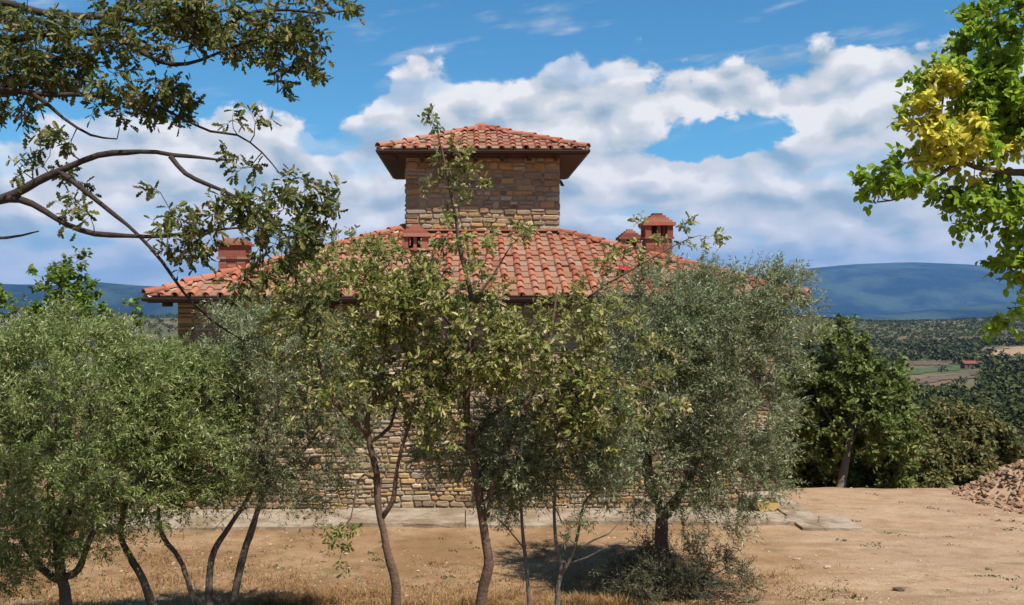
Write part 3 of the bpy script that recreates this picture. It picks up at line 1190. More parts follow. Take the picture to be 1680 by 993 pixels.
# ------------------------------------------------------------------ trees
def leaf_template(kind):
    """unit leaf along +y, two halves folded along the midrib"""
    if kind == 'olive':
        prof = [(0.115, 0.42)]
        fold, bend = 0.35, 0.05
    elif kind == 'oak':
        prof = [(0.03, 0.10), (0.17, 0.26), (0.08, 0.36), (0.25, 0.52), (0.12, 0.62), (0.21, 0.80)]
        fold, bend = 0.35, 0.20
    elif kind == 'ovate':
        prof = [(0.24, 0.10), (0.37, 0.34), (0.31, 0.64), (0.13, 0.88)]
        fold, bend = 0.3, 0.18
    else:  # clump
        prof = [(0.28, 0.30), (0.26, 0.70)]
        fold, bend = 0.4, 0.1
    zz = lambda x, y: abs(x) * fold - bend * y * y
    V = [(0, 0, 0), (0, 1.0, zz(0, 1.0))]
    R, L = [], []
    for x, y in prof:
        R.append(len(V)); V.append((x, y, zz(x, y)))
    for x, y in prof:
        L.append(len(V)); V.append((-x, y, zz(x, y)))
    return np.array(V, float), [tuple([0] + R + [1]), tuple([1] + L[::-1] + [0])]


LEAF = {k: leaf_template(k) for k in ('olive', 'oak', 'ovate', 'clump')}


def unit(a):
    return a / (np.linalg.norm(a, axis=-1, keepdims=True) + 1e-9)


def leaf_mesh(name, kind, pos_, dir_, nrm, size, off):
    V0, F0 = LEAF[kind]
    n = len(pos_)
    right = unit(np.cross(dir_, nrm))
    nn = np.cross(right, dir_)
    V = pos_[:, None, :] + size[:, None, None] * (V0[None, :, 0:1] * right[:, None, :] + V0[None, :, 1:2] * dir_[:, None, :] + V0[None, :, 2:3] * nn[:, None, :])
    k = len(V0)
    base = (np.arange(n) * k)[:, None]
    fl = np.concatenate([np.array(f) for f in F0])
    loops = (base + fl[None]).ravel()
    tot = np.tile([len(f) for f in F0], n)
    st = np.concatenate([[0], np.cumsum(tot)[:-1]]) if n else []
    return np_mesh(name, V.reshape(-1, 3) - off, loops, st, tot)


def spline(pts, step):
    p = np.asarray(pts, float)
    if len(p) == 2:
        p = np.array([p[0], (p[0] + p[1]) / 2, p[1]])
    q = np.vstack([2 * p[0] - p[1], p, 2 * p[-1] - p[-2]])
    out = []
    for i in range(1, len(q) - 2):
        a, b, c, d = q[i - 1], q[i], q[i + 1], q[i + 2]
        m = max(2, int(np.linalg.norm(c - b) / step))
        t = np.linspace(0, 1, m, endpoint=False)[:, None]
        out.append(0.5 * ((2 * b) + (-a + c) * t + (2 * a - 5 * b + 4 * c - d) * t ** 2 + (-a + 3 * b - 3 * c + d) * t ** 3))
    return np.vstack(out + [p[-1:]])


def sample_blobs(rng, blobs, n, clump=0.0, shell=0.5):
    """points in a union of ellipsoids given in photo pixels + distance; clump>0 leaves gaps"""
    vol = np.array([b[3] * b[4] * b[5] * (b[6] if len(b) > 6 else 1.0) for b in blobs], float)
    out = []
    tries = 0
    while len(out) < n and tries < n * 30:
        tries += 1
        b = blobs[rng.choice(len(blobs), p=vol / vol.sum())]
        v = rng.normal(size=3)
        v /= np.linalg.norm(v)
        r = rng.random() ** (1 / 3.0)
        r = r * (1 - shell) + shell * max(r, rng.random() ** 0.2)
        c = P(b[0], b[1], b[2])
        s = b[2] / F
        p = c + np.array([v[0] * b[3] * s, v[1] * b[5], v[2] * b[4] * s]) * r
        if clump and mnoise.noise(Vector(p * 1.9)) < clump * rng.uniform(-0.6, 0.6) - 0.12:
            continue
        out.append(p)
    return np.array(out)


def grow_tree(name, label, cat, base, limbs, blobs, n_targets, shoot, leafkind, leafmat, leafsize, seed,
              bark=None, group=None, clump=0.6, parts=0, shell=0.45, max_path=9.0, extra_pts=None, updir=0.35, pick=None, near=1.0, avoid=()):
    """limbs: list of (points, r0, r1) with points in (px, py, d) or world via ('w', ...); shoot: dict"""
    rng = np.random.default_rng(seed)
    bark = bark or M_BARK
    bx, by = base[0] * near, base[1] * near
    bz = gz(bx, by) - 0.03
    if near != 1.0:
        # standing on the bank nearer the camera: trunks run on down to the ground below the frame
        def down(q):
            d_ = q[2] * near
            if q[1] < 990:
                return (q[0], q[1], d_)
            x_, y_ = xy(q[0], d_)
            return (q[0], CY + (CAMZ - gz(x_, y_) + 0.05) / d_ * F, d_)
        limbs = [([down(q) for q in pts], r0 * near, r1 * near) for pts, r0, r1 in limbs]
        blobs = [(b[0], b[1], b[2] * near, b[3], b[4], b[5] * near, *b[6:]) for b in blobs]
        leafsize *= near
        shoot = dict(shoot, len=tuple(q * near for q in shoot['len']), rs=shoot.get('rs', 0.002) * near, rt=shoot.get('rt', 0.0035) * near)
        if extra_pts is not None:
            extra_pts = np.array([0, 0, CAMZ]) + (extra_pts - np.array([0, 0, CAMZ])) * near
    root = empty(name, (bx, by, bz))
    tag(root, label, cat, group)
    nodes, nrad = [], []
    trunk = None
    for i, (pts, r0, r1) in enumerate(limbs):
        W = np.array([P(*p) for p in pts])
        sp = spline(W, 0.09)
        k = len(sp)
        wob = np.stack([fbm(np.arange(k) * 0.21 + seed * 3.1 + i * 7 + j * 31, np.full(k, 0.5 + j), 3) for j in range(3)], -1) * 0.10 * min(1.0, r0 * 12)
        wob[0] = 0
        sp = sp + wob
        rad = np.linspace(1, 0, k) ** (0.85 if k < 55 else 1.25) * (r0 - r1) + r1
        if i == 0:
            rad[:4] *= np.linspace(1.35, 1.0, 4)[: len(rad[:4])]
        rad = rad * (1 + 0.18 * fbm(np.arange(k) * 0.6 + i * 5, np.full(k, 2.0), 2) * 2)
        mb = MB()
        mb.tube(sp, rad, 9 if r0 > 0.03 else 6)
        o = mb.build('trunk' if i == 0 else 'branch', bark, root, smooth=True)
        lo = int(k * (0.5 if i == 0 else 0.12))
        nodes.extend(sp[lo:])
        nrad.extend(rad[lo:])
    T = sample_blobs(rng, blobs, n_targets, clump, shell)
    for a_, b_, c_, e_ in avoid:      # openings in the crown
        q1 = CX + T[:, 0] / T[:, 1] * F
        q2 = CY - (T[:, 2] - CAMZ) / T[:, 1] * F
        T = T[((q1 - a_) / c_) ** 2 + ((q2 - b_) / e_) ** 2 > 1]
    if extra_pts is not None:
        T = np.vstack([T, extra_pts])
    cap = len(nodes) + len(T) * 40
    N = np.zeros((cap, 3))
    R = np.zeros(cap)
    cnt = len(nodes)
    N[:cnt] = nodes
    R[:cnt] = nrad
    d0 = np.array([np.min(np.linalg.norm(N[:cnt] - t, axis=1)) for t in T])
    tw = MB()
    tips, tdir = [], []
    for ti in np.argsort(d0):
        t = T[ti]
        dd = np.linalg.norm(N[:cnt] - t, axis=1) + 0.25 * np.maximum(0, N[:cnt, 2] - t[2])
        j = int(np.argmin(dd))
        a = N[j]
        L = float(np.linalg.norm(t - a))
        if L > max_path:
            continue
        k = max(3, int(L / 0.14) + 1)
        s = np.linspace(0, 1, k)[:, None]
        bow = unit(rng.normal(size=3)) * L * 0.10 + np.array([0, 0, -0.08 * L])
        path = a + (t - a) * s + bow * np.sin(np.pi * s)
        r_tip = shoot.get('rt', 0.0035)
        r0 = min(R[j] * 0.75, r_tip + 0.0065 * L + 0.001)
        rad = np.linspace(r0, r_tip, k)
        if L > 0.05:
            tw.tube(path, rad * (near if near < 1 else 1.0), 4, cap=False)
        m = k - 1
        if cnt + m < cap:
            N[cnt:cnt + m] = path[1:]
            R[cnt:cnt + m] = rad[1:]
            cnt += m
        tips.append(t)
        tdir.append(unit(path[-1] - path[-2]))
    tips = np.array(tips)
    tdir = np.array(tdir)
    ctr = tips.mean(0)
    # shoots
    ks = shoot['k']
    n = len(tips) * ks
    S0 = np.repeat(tips, ks, 0)
    D = np.repeat(tdir, ks, 0) * 0.7 + unit(np.repeat(tips - ctr, ks, 0)) * 0.45 + rng.normal(size=(n, 3)) * 0.65 + np.array([0, 0, updir])
    if shoot.get('wind') is not None:
        D = D + np.array(shoot['wind'])
    D = unit(D)
    Ls = rng.uniform(*shoot['len'], n)
    G = np.zeros((n, 3))
    G[:, 2] = -rng.uniform(0.0, shoot.get('droop', 0.3), n)
    # thin stems of the shoots
    A = unit(np.cross(D, np.array([0.2, 0.1, 1.0])))
    B = np.cross(D, A)
    rs = shoot.get('rs', 0.002)
    rings = []
    for t_, rr in ((0, rs), (1.0, rs * 0.5)):
        c = S0 + D * (Ls * t_)[:, None] + G * (Ls * t_ * t_)[:, None]
        for a_ in range(3):
            an = a_ * 2 * math.pi / 3
            rings.append(c + (A * math.cos(an) + B * math.sin(an)) * rr)
    Vs = np.stack(rings, 1).reshape(-1, 3)
    fl = []
    for r_ in (0,):
        for a_ in range(3):
            b_ = (a_ + 1) % 3
            fl += [r_ + a_, r_ + b_, r_ + 3 + b_, r_ + 3 + a_]
    lp = ((np.arange(n) * 6)[:, None] + np.array(fl)[None]).ravel()
    og = org(root)
    shoots_me = np_mesh('shoot', Vs - og, lp, np.arange(n * 3) * 4, np.full(n * 3, 4))
    o = link('shoot_growth', shoots_me, root, M_TWIG)
    o['kind'] = 'stuff'
    if tw.n:
        tw.build('twig_growth', bark if bark is not M_BARKG else M_TWIG, root, smooth=True, kind='stuff')
    # leaves
    nl = shoot['leaves']
    N_ = n * nl
    si = np.repeat(np.arange(n), nl)
    tt = shoot.get('t0', 0.15) + (1 - shoot.get('t0', 0.15)) * (np.tile(np.arange(nl), n) + rng.uniform(0, 1, N_)) / nl
    pos_ = S0[si] + D[si] * (Ls[si] * tt)[:, None] + G[si] * (Ls[si] * tt * tt)[:, None]
    tan = unit(D[si] + 2 * G[si] * tt[:, None])
    a = unit(np.cross(tan, rng.normal(size=(N_, 3))))
    sp_ = shoot.get('spread', 0.8)
    fwd = np.where(tt > 0.85, 0.9, 0.45)[:, None]
    dr = unit(tan * fwd + a * sp_ + np.array([0, 0, -shoot.get('hang', 0.1)]) + rng.normal(size=(N_, 3)) * 0.15)
    if shoot.get('wind') is not None:
        dr = unit(dr + np.array(shoot['wind']) * 0.6)
    up = rng.normal(size=(N_, 3)) * shoot.get('rough', 0.5) + np.array([0, 0, 1.0])
    nr = unit(up - dr * np.sum(up * dr, 1, keepdims=True))
    size = leafsize * rng.uniform(0.65, 1.2, N_) * np.where(tt > 0.9, 0.85, 1.0)
    keep = np.ones(N_, bool)
    if isinstance(leafmat, list):
        sel = pick(pos_)
        mats = leafmat
    else:
        sel = np.zeros(N_, int)
        mats = [leafmat]
    partidx = np.zeros(N_, bool)
    if parts:
        px = CX + pos_[:, 0] / pos_[:, 1] * F
        py = CY - (pos_[:, 2] - CAMZ) / pos_[:, 1] * F
        inside = (px > 4) & (px < 1676) & (py > 4) & (py < 985)
        q = np.where(inside, size / pos_[:, 1] * (0.3 + np.abs(np.sum(nr * unit(pos_ - np.array([0, 0, CAMZ])), 1))), -1)
        partidx[np.argsort(-q)[:parts]] = True
        partidx &= inside
    for mi, mt in enumerate(mats):
        w = (sel == mi) & ~partidx
        cr = link('crown', leaf_mesh('crown', leafkind, pos_[w], dr[w], nr[w], size[w], og), root, mt)
        cr['kind'] = 'stuff'
        if mi:
            cr['label'] = 'yellowed leaves on the lower branch'
        if parts:
            V0, F0 = LEAF[leafkind]
            b = MB()
            b.add(V0, F0)
            me = b.mesh('leaf')
            me.materials.append(mt)
            for i in np.nonzero((sel == mi) & partidx)[0]:
                right = unit(np.cross(dr[i], nr[i]))
                nn = np.cross(right, dr[i])
                lo = link('leaf', me, cr)
                lo.matrix_basis = frame(right * size[i], dr[i] * size[i], nn * size[i], pos_[i] - og)
    return root


NEAR = 0.69
NEAR2 = 0.80
OPEN = ((684, 388, 40, 40), (880, 440, 75, 45), (960, 420, 30, 30), (640, 800, 110, 75), (560, 505, 30, 25), (860, 500, 30, 18))
OLIVE_SHOOT = dict(k=8, len=(0.16, 0.52), leaves=16, droop=0.35, spread=0.75, hang=0.05, rough=1.6, wind=(0.25, 0, 0.1), rs=0.0018)
OAK_SHOOT = dict(k=4, len=(0.09, 0.22), leaves=6, droop=0.25, spread=0.9, hang=0.2, rough=1.5, t0=0.25, rs=0.0022)


def xy(px, d):
    return ((px - CX) / F * d, d)


def build_trees():
    # ---- olives on the left
    grow_tree('olive_tree', 'dense green olive tree with low forked trunk, leftmost of the olives', 'tree', xy(103, 12.5),
              [([(103, 1022, 12.5), (106, 985, 12.48), (100, 945, 12.45), (95, 890, 12.4), (85, 800, 12.4), (90, 690, 12.4)], 0.085, 0.018),
               ([(103, 955, 12.46), (70, 935, 12.5), (35, 880, 12.5), (10, 780, 12.6), (-20, 650, 12.6)], 0.05, 0.012),
               ([(101, 950, 12.45), (128, 935, 12.3), (150, 880, 12.2), (185, 790, 12.2), (215, 660, 12.3)], 0.05, 0.012),
               ([(96, 880, 12.4), (130, 800, 12.7), (150, 700, 12.9), (130, 620, 12.9)], 0.035, 0.010)],
              [(85, 670, 12.4, 150, 130, 1.25), (55, 800, 12.3, 140, 115, 1.05), (-50, 700, 12.4, 120, 130, 1.1), (215, 665, 12.5, 105, 95, 1.0),
               (180, 785, 12.2, 95, 85, 0.9), (115, 565, 12.6, 80, 55, 0.8), (30, 890, 12.2, 90, 75, 0.8), (140, 860, 12.1, 70, 50, 0.6), (-50, 820, 12.3, 80, 120, 0.8), (-30, 600, 12.6, 80, 50, 0.8)],
              900, OLIVE_SHOOT, 'olive', M_OLIVE, 0.072, 31, M_BARKO, 'olive trees in front of the house', clump=0.6, near=NEAR2)
    grow_tree('olive_tree', 'olive tree with two thin leaning trunks beside the leftmost olive', 'tree', xy(262, 12.85),
              [([(270, 1018, 12.85), (240, 965, 12.8), (212, 915, 12.8), (198, 870, 12.85), (215, 780, 12.95), (250, 660, 13.0)], 0.06, 0.014),
               ([(335, 1000, 12.9), (300, 925, 12.95), (268, 880, 13.0), (262, 820, 13.1), (300, 700, 13.1)], 0.042, 0.012)],
              [(290, 680, 13.0, 95, 85, 1.0), (320, 745, 12.9, 80, 85, 0.85), (265, 620, 13.1, 80, 42, 0.8), (350, 655, 13.2, 55, 75, 0.8), (265, 800, 12.8, 70, 60, 0.7)],
              470, OLIVE_SHOOT, 'olive', M_OLIVE, 0.072, 32, M_BARKO, 'olive trees in front of the house', clump=0.5, near=NEAR2)
    grow_tree('olive_tree', 'greyish olive tree with dark twin trunks leaning right towards the young oaks', 'tree', xy(362, 12.9),
              [([(345, 1015, 12.9), (344, 955, 12.95), (352, 905, 13.0), (378, 862, 13.1), (412, 800, 13.2), (440, 700, 13.3)], 0.055, 0.014),
               ([(380, 1000, 12.9), (392, 945, 13.0), (410, 880, 13.1), (425, 830, 13.2), (445, 785, 13.25), (485, 752, 13.3), (530, 700, 13.5)], 0.065, 0.014),
               ([(440, 792, 13.25), (432, 740, 13.4), (460, 640, 13.5), (470, 560, 13.6)], 0.03, 0.01)],
              [(470, 600, 13.4, 105, 90, 1.0), (440, 710, 13.4, 85, 80, 0.85), (545, 640, 13.6, 75, 105, 0.9), (490, 800, 13.3, 85, 45, 0.6), (400, 560, 13.7, 60, 60, 0.7), (570, 770, 13.5, 50, 40, 0.5, 0.5)],
              420, OLIVE_SHOOT, 'olive', M_OLIVEG, 0.070, 33, M_BARKO, 'olive trees in front of the house', clump=0.7, near=NEAR2)
    # ---- big olive right of the middle
    grow_tree('olive_tree', 'large silvery olive tree with a thick dark trunk rising from basal suckers', 'tree', xy(1085, 13.7),
              [([(1085, 992, 13.7), (1083, 910, 13.7), (1086, 860, 13.65), (1082, 825, 13.65), (1066, 790, 13.7), (1060, 730, 13.7), (1070, 640, 13.8), (1090, 540, 13.9)], 0.108, 0.018),
               ([(1086, 850, 13.65), (1105, 825, 13.6), (1128, 790, 13.55), (1150, 720, 13.5), (1175, 620, 13.5), (1190, 520, 13.6)], 0.075, 0.014),
               ([(1140, 760, 13.52), (1200, 700, 13.3), (1240, 640, 13.3), (1260, 560, 13.4)], 0.04, 0.010)],
              [(1165, 560, 13.6, 110, 95, 1.1), (1085, 520, 13.8, 95, 80, 1.0), (1195, 680, 13.5, 90, 95, 1.0, 0.8), (1105, 640, 13.5, 105, 110, 1.1), (1235, 505, 13.7, 85, 55, 0.8),
               (1060, 740, 13.4, 70, 55, 0.8), (1190, 785, 13.3, 85, 50, 0.7), (1285, 560, 13.6, 40, 80, 0.6, 0.8), (1225, 815, 13.2, 26, 40, 0.4, 1.2), (1275, 465, 13.7, 40, 22, 0.4), (1130, 450, 13.8, 60, 22, 0.4), (1330, 470, 13.7, 16, 14, 0.2), (1035, 805, 13.4, 45, 45, 0.5, 1.2), (1150, 845, 13.2, 60, 36, 0.5, 1.2), (985, 770, 13.5, 45, 40, 0.4), (1255, 760, 13.3, 25, 40, 0.4), (1010, 650, 13.7, 60, 80, 0.8, 0.6)],
              860, OLIVE_SHOOT, 'olive', M_OLIVEG, 0.070, 34, M_BARKO, 'olive trees in front of the house', clump=0.9, near=0.95)
    # ---- suckers round its foot
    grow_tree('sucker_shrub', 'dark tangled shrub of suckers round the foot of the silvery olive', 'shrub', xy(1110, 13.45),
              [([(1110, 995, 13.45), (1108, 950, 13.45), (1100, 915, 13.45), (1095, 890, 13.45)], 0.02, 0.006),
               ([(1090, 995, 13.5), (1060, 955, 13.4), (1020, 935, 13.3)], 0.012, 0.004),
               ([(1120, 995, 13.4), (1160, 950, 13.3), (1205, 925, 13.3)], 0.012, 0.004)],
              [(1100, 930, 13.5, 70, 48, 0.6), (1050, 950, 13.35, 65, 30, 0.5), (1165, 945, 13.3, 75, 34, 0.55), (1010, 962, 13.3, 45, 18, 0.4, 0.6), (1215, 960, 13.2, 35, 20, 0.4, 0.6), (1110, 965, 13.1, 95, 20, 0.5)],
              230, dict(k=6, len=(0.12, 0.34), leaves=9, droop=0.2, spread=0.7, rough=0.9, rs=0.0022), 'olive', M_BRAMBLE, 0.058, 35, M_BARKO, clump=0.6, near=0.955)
    # ---- young oaks in the middle
    grow_tree('oak_tree', 'young oak with a slim brown trunk forking low above the pavement', 'tree', xy(655, 12.55),
              [([(656, 1022, 12.55), (650, 965, 12.55), (634, 895, 12.55), (622, 830, 12.58), (617, 775, 12.6), (606, 715, 12.6), (603, 680, 12.6), (620, 640, 12.6), (632, 560, 12.6), (640, 480, 12.6)], 0.072, 0.012),
               ([(604, 712, 12.6), (580, 690, 12.5), (552, 662, 12.5), (525, 600, 12.5), (515, 520, 12.5)], 0.042, 0.010),
               ([(626, 850, 12.57), (645, 822, 12.5), (652, 770, 12.45), (665, 720, 12.4), (690, 650, 12.4)], 0.038, 0.010),
               ([(608, 725, 12.6), (640, 700, 12.7), (655, 640, 12.8), (690, 540, 12.8)], 0.024, 0.008),
               ([(618, 790, 12.6), (598, 778, 12.4), (585, 800, 12.3), (575, 850, 12.2), (548, 880, 12.15)], 0.018, 0.006)],
              [(590, 520, 12.5, 95, 85, 0.9), (640, 450, 12.6, 80, 60, 0.8), (560, 620, 12.4, 70, 60, 0.7), (660, 600, 12.5, 85, 80, 0.85), (700, 520, 12.6, 70, 80, 0.8), (500, 470, 12.6, 70, 80, 0.8, 0.8),
               (560, 430, 12.6, 70, 50, 0.7), (548, 888, 12.1, 30, 28, 0.2, 3.0), (590, 855, 12.15, 26, 10, 0.2, 4), (530, 660, 12.4, 50, 50, 0.5, 1.0), (480, 560, 12.5, 50, 60, 0.6, 0.8), (700, 690, 12.4, 50, 40, 0.4, 1.0), (680, 640, 12.7, 60, 60, 0.6, 1.2), (600, 680, 12.8, 60, 40, 0.5, 0.7)],
              500, OAK_SHOOT, 'oak', M_OAK, 0.090, 41, M_BARK, 'young oaks in front of the house', clump=0.75, parts=280, near=NEAR, avoid=OPEN)
    grow_tree('oak_tree', 'young oak with twin stems and a tall leader reaching past the tower', 'tree', xy(786, 12.55),
              [([(784, 1022, 12.55), (792, 965, 12.55), (800, 925, 12.55), (795, 875, 12.55), (786, 815, 12.55), (774, 750, 12.55), (768, 690, 12.55), (766, 640, 12.55), (774, 560, 12.55), (770, 480, 12.6), (752, 400, 12.6), (740, 320, 12.6), (728, 250, 12.6), (713, 184, 12.6)], 0.078, 0.005),
               ([(796, 850, 12.55), (806, 800, 12.5), (818, 765, 12.45), (838, 712, 12.4), (866, 660, 12.35), (890, 610, 12.3), (905, 540, 12.3), (915, 470, 12.4)], 0.05, 0.010),
               ([(862, 668, 12.36), (900, 655, 12.3), (940, 640, 12.3), (1000, 620, 12.3), (1080, 640, 12.3)], 0.024, 0.006),
               ([(772, 735, 12.55), (800, 690, 12.7), (850, 650, 12.8), (880, 600, 12.9), (950, 500, 12.9), (1040, 440, 12.9), (1110, 400, 12.9), (1150, 385, 12.9)], 0.036, 0.004),
               ([(768, 560, 12.55), (730, 520, 12.4), (690, 470, 12.3), (660, 410, 12.3)], 0.026, 0.007),
               ([(772, 500, 12.6), (810, 450, 12.6), (840, 400, 12.6)], 0.02, 0.006)],
              [(740, 470, 12.5, 90, 75, 0.85), (800, 560, 12.5, 90, 80, 0.85), (900, 560, 12.4, 90, 70, 0.85), (980, 520, 12.6, 70, 60, 0.7), (1000, 620, 12.3, 100, 38, 0.6), (960, 720, 12.2, 50, 30, 0.4),
               (820, 395, 12.6, 55, 22, 0.5), (725, 650, 12.4, 60, 50, 0.6), (1020, 440, 12.8, 55, 35, 0.5), (1060, 660, 12.3, 60, 28, 0.4), (730, 400, 12.5, 55, 35, 0.6), (870, 640, 12.4, 80, 45, 0.6, 1.0), (1060, 590, 12.4, 70, 50, 0.6, 0.8), (950, 670, 12.3, 80, 45, 0.6), (730, 720, 12.4, 35, 28, 0.4, 0.6)],
              500, OAK_SHOOT, 'oak', M_OAK, 0.090, 42, M_BARK, 'young oaks in front of the house', clump=0.75, parts=280, near=NEAR, avoid=OPEN,
              extra_pts=np.array([P(*q) for q in ((712, 188, 12.6), (714, 200, 12.6), (716, 215, 12.6), (745, 255, 12.6), (760, 262, 12.5), (775, 270, 12.6), (735, 285, 12.6), (765, 290, 12.6), (720, 305, 12.6), (712, 310, 12.55), (780, 300, 12.6),
                                                  (750, 272, 12.7), (728, 262, 12.6), (722, 268, 12.6), (742, 318, 12.6), (735, 345, 12.6), (748, 360, 12.6), (752, 300, 12.5), (758, 330, 12.7), (738, 240, 12.6), (790, 302, 12.6), (770, 255, 12.6), (748, 280, 12.5), (757, 275, 12.6), (742, 300, 12.6),
                                                  (1085, 395, 12.9), (1125, 375, 12.9), (1132, 370, 12.9), (1165, 388, 12.9), (1150, 395, 12.9), (1172, 392, 12.9), (1120, 402, 12.9), (1050, 372, 12.9))]))
    # ---- thin grey sapling
    grow_tree('olive_sapling', 'sparse olive sapling of thin bare grey stems between oak and silvery olive', 'tree', xy(893, 12.75),
              [([(913, 1018, 12.75), (914, 965, 12.75), (921, 940, 12.75), (912, 890, 12.75), (908, 840, 12.75), (910, 790, 12.75), (905, 720, 12.8)], 0.042, 0.008),
               ([(921, 942, 12.75), (938, 912, 12.7), (950, 865, 12.7), (958, 825, 12.7), (985, 800, 12.7), (1030, 780, 12.7)], 0.028, 0.006),
               ([(870, 1018, 12.8), (866, 950, 12.8), (860, 890, 12.85), (856, 840, 12.85), (850, 770, 12.9), (845, 690, 12.9)], 0.034, 0.007),
               ([(942, 905, 12.7), (975, 885, 12.6), (1000, 875, 12.6), (1020, 850, 12.6)], 0.013, 0.004),
               ([(928, 925, 12.72), (962, 915, 12.65), (1000, 895, 12.6), (1030, 890, 12.6)], 0.012, 0.004),
               ([(860, 900, 12.85), (835, 870, 12.8), (815, 850, 12.75), (790, 845, 12.7)], 0.012, 0.004)],
              [(850, 730, 12.85, 75, 90, 0.6), (920, 720, 12.75, 75, 90, 0.6), (740, 740, 13.1, 60, 50, 0.5, 0.6), (1000, 770, 12.7, 60, 40, 0.5), (820, 830, 12.75, 40, 40, 0.4, 0.7), (980, 700, 12.8, 60, 60, 0.5), (900, 850, 12.7, 60, 40, 0.4, 0.4)],
              600, dict(k=6, len=(0.14, 0.36), leaves=14, droop=0.3, spread=0.75, rough=0.9, rs=0.0018), 'olive', M_OLIVEG, 0.068, 36, M_BARKG, clump=0.6, near=NEAR)
    # ---- fresh green tree peeping over the left olive
    grow_tree('green_tree', 'fresh green tree peeping out above the leftmost olive', 'tree', xy(110, 16.5),
              [([(110, 876, 16.5), (108, 760, 16.5), (105, 640, 16.5), (100, 540, 16.5), (95, 470, 16.5)], 0.09, 0.015),
               ([(106, 640, 16.5), (150, 580, 16.5), (185, 530, 16.5)], 0.04, 0.01)],
              [(100, 480, 16.5, 50, 40, 0.7), (120, 540, 16.5, 75, 50, 0.8), (190, 525, 16.5, 35, 25, 0.5), (0, 510, 16.4, 25, 30, 0.4), (40, 440, 16.5, 16, 8, 0.2), (130, 428, 16.5, 8, 8, 0.15), (95, 450, 16.5, 40, 16, 0.4)],
              130, dict(k=4, len=(0.12, 0.28), leaves=8, droop=0.2, spread=0.9, rough=0.5), 'ovate', M_MIDGREEN, 0.09, 51, M_BARK, clump=0.5)
    # ---- oak overhanging from the left
    d = 6.7
    root_px = -560
    bx, by = xy(root_px, d)
    py0 = CY + (CAMZ - gz(bx, by)) / d * F
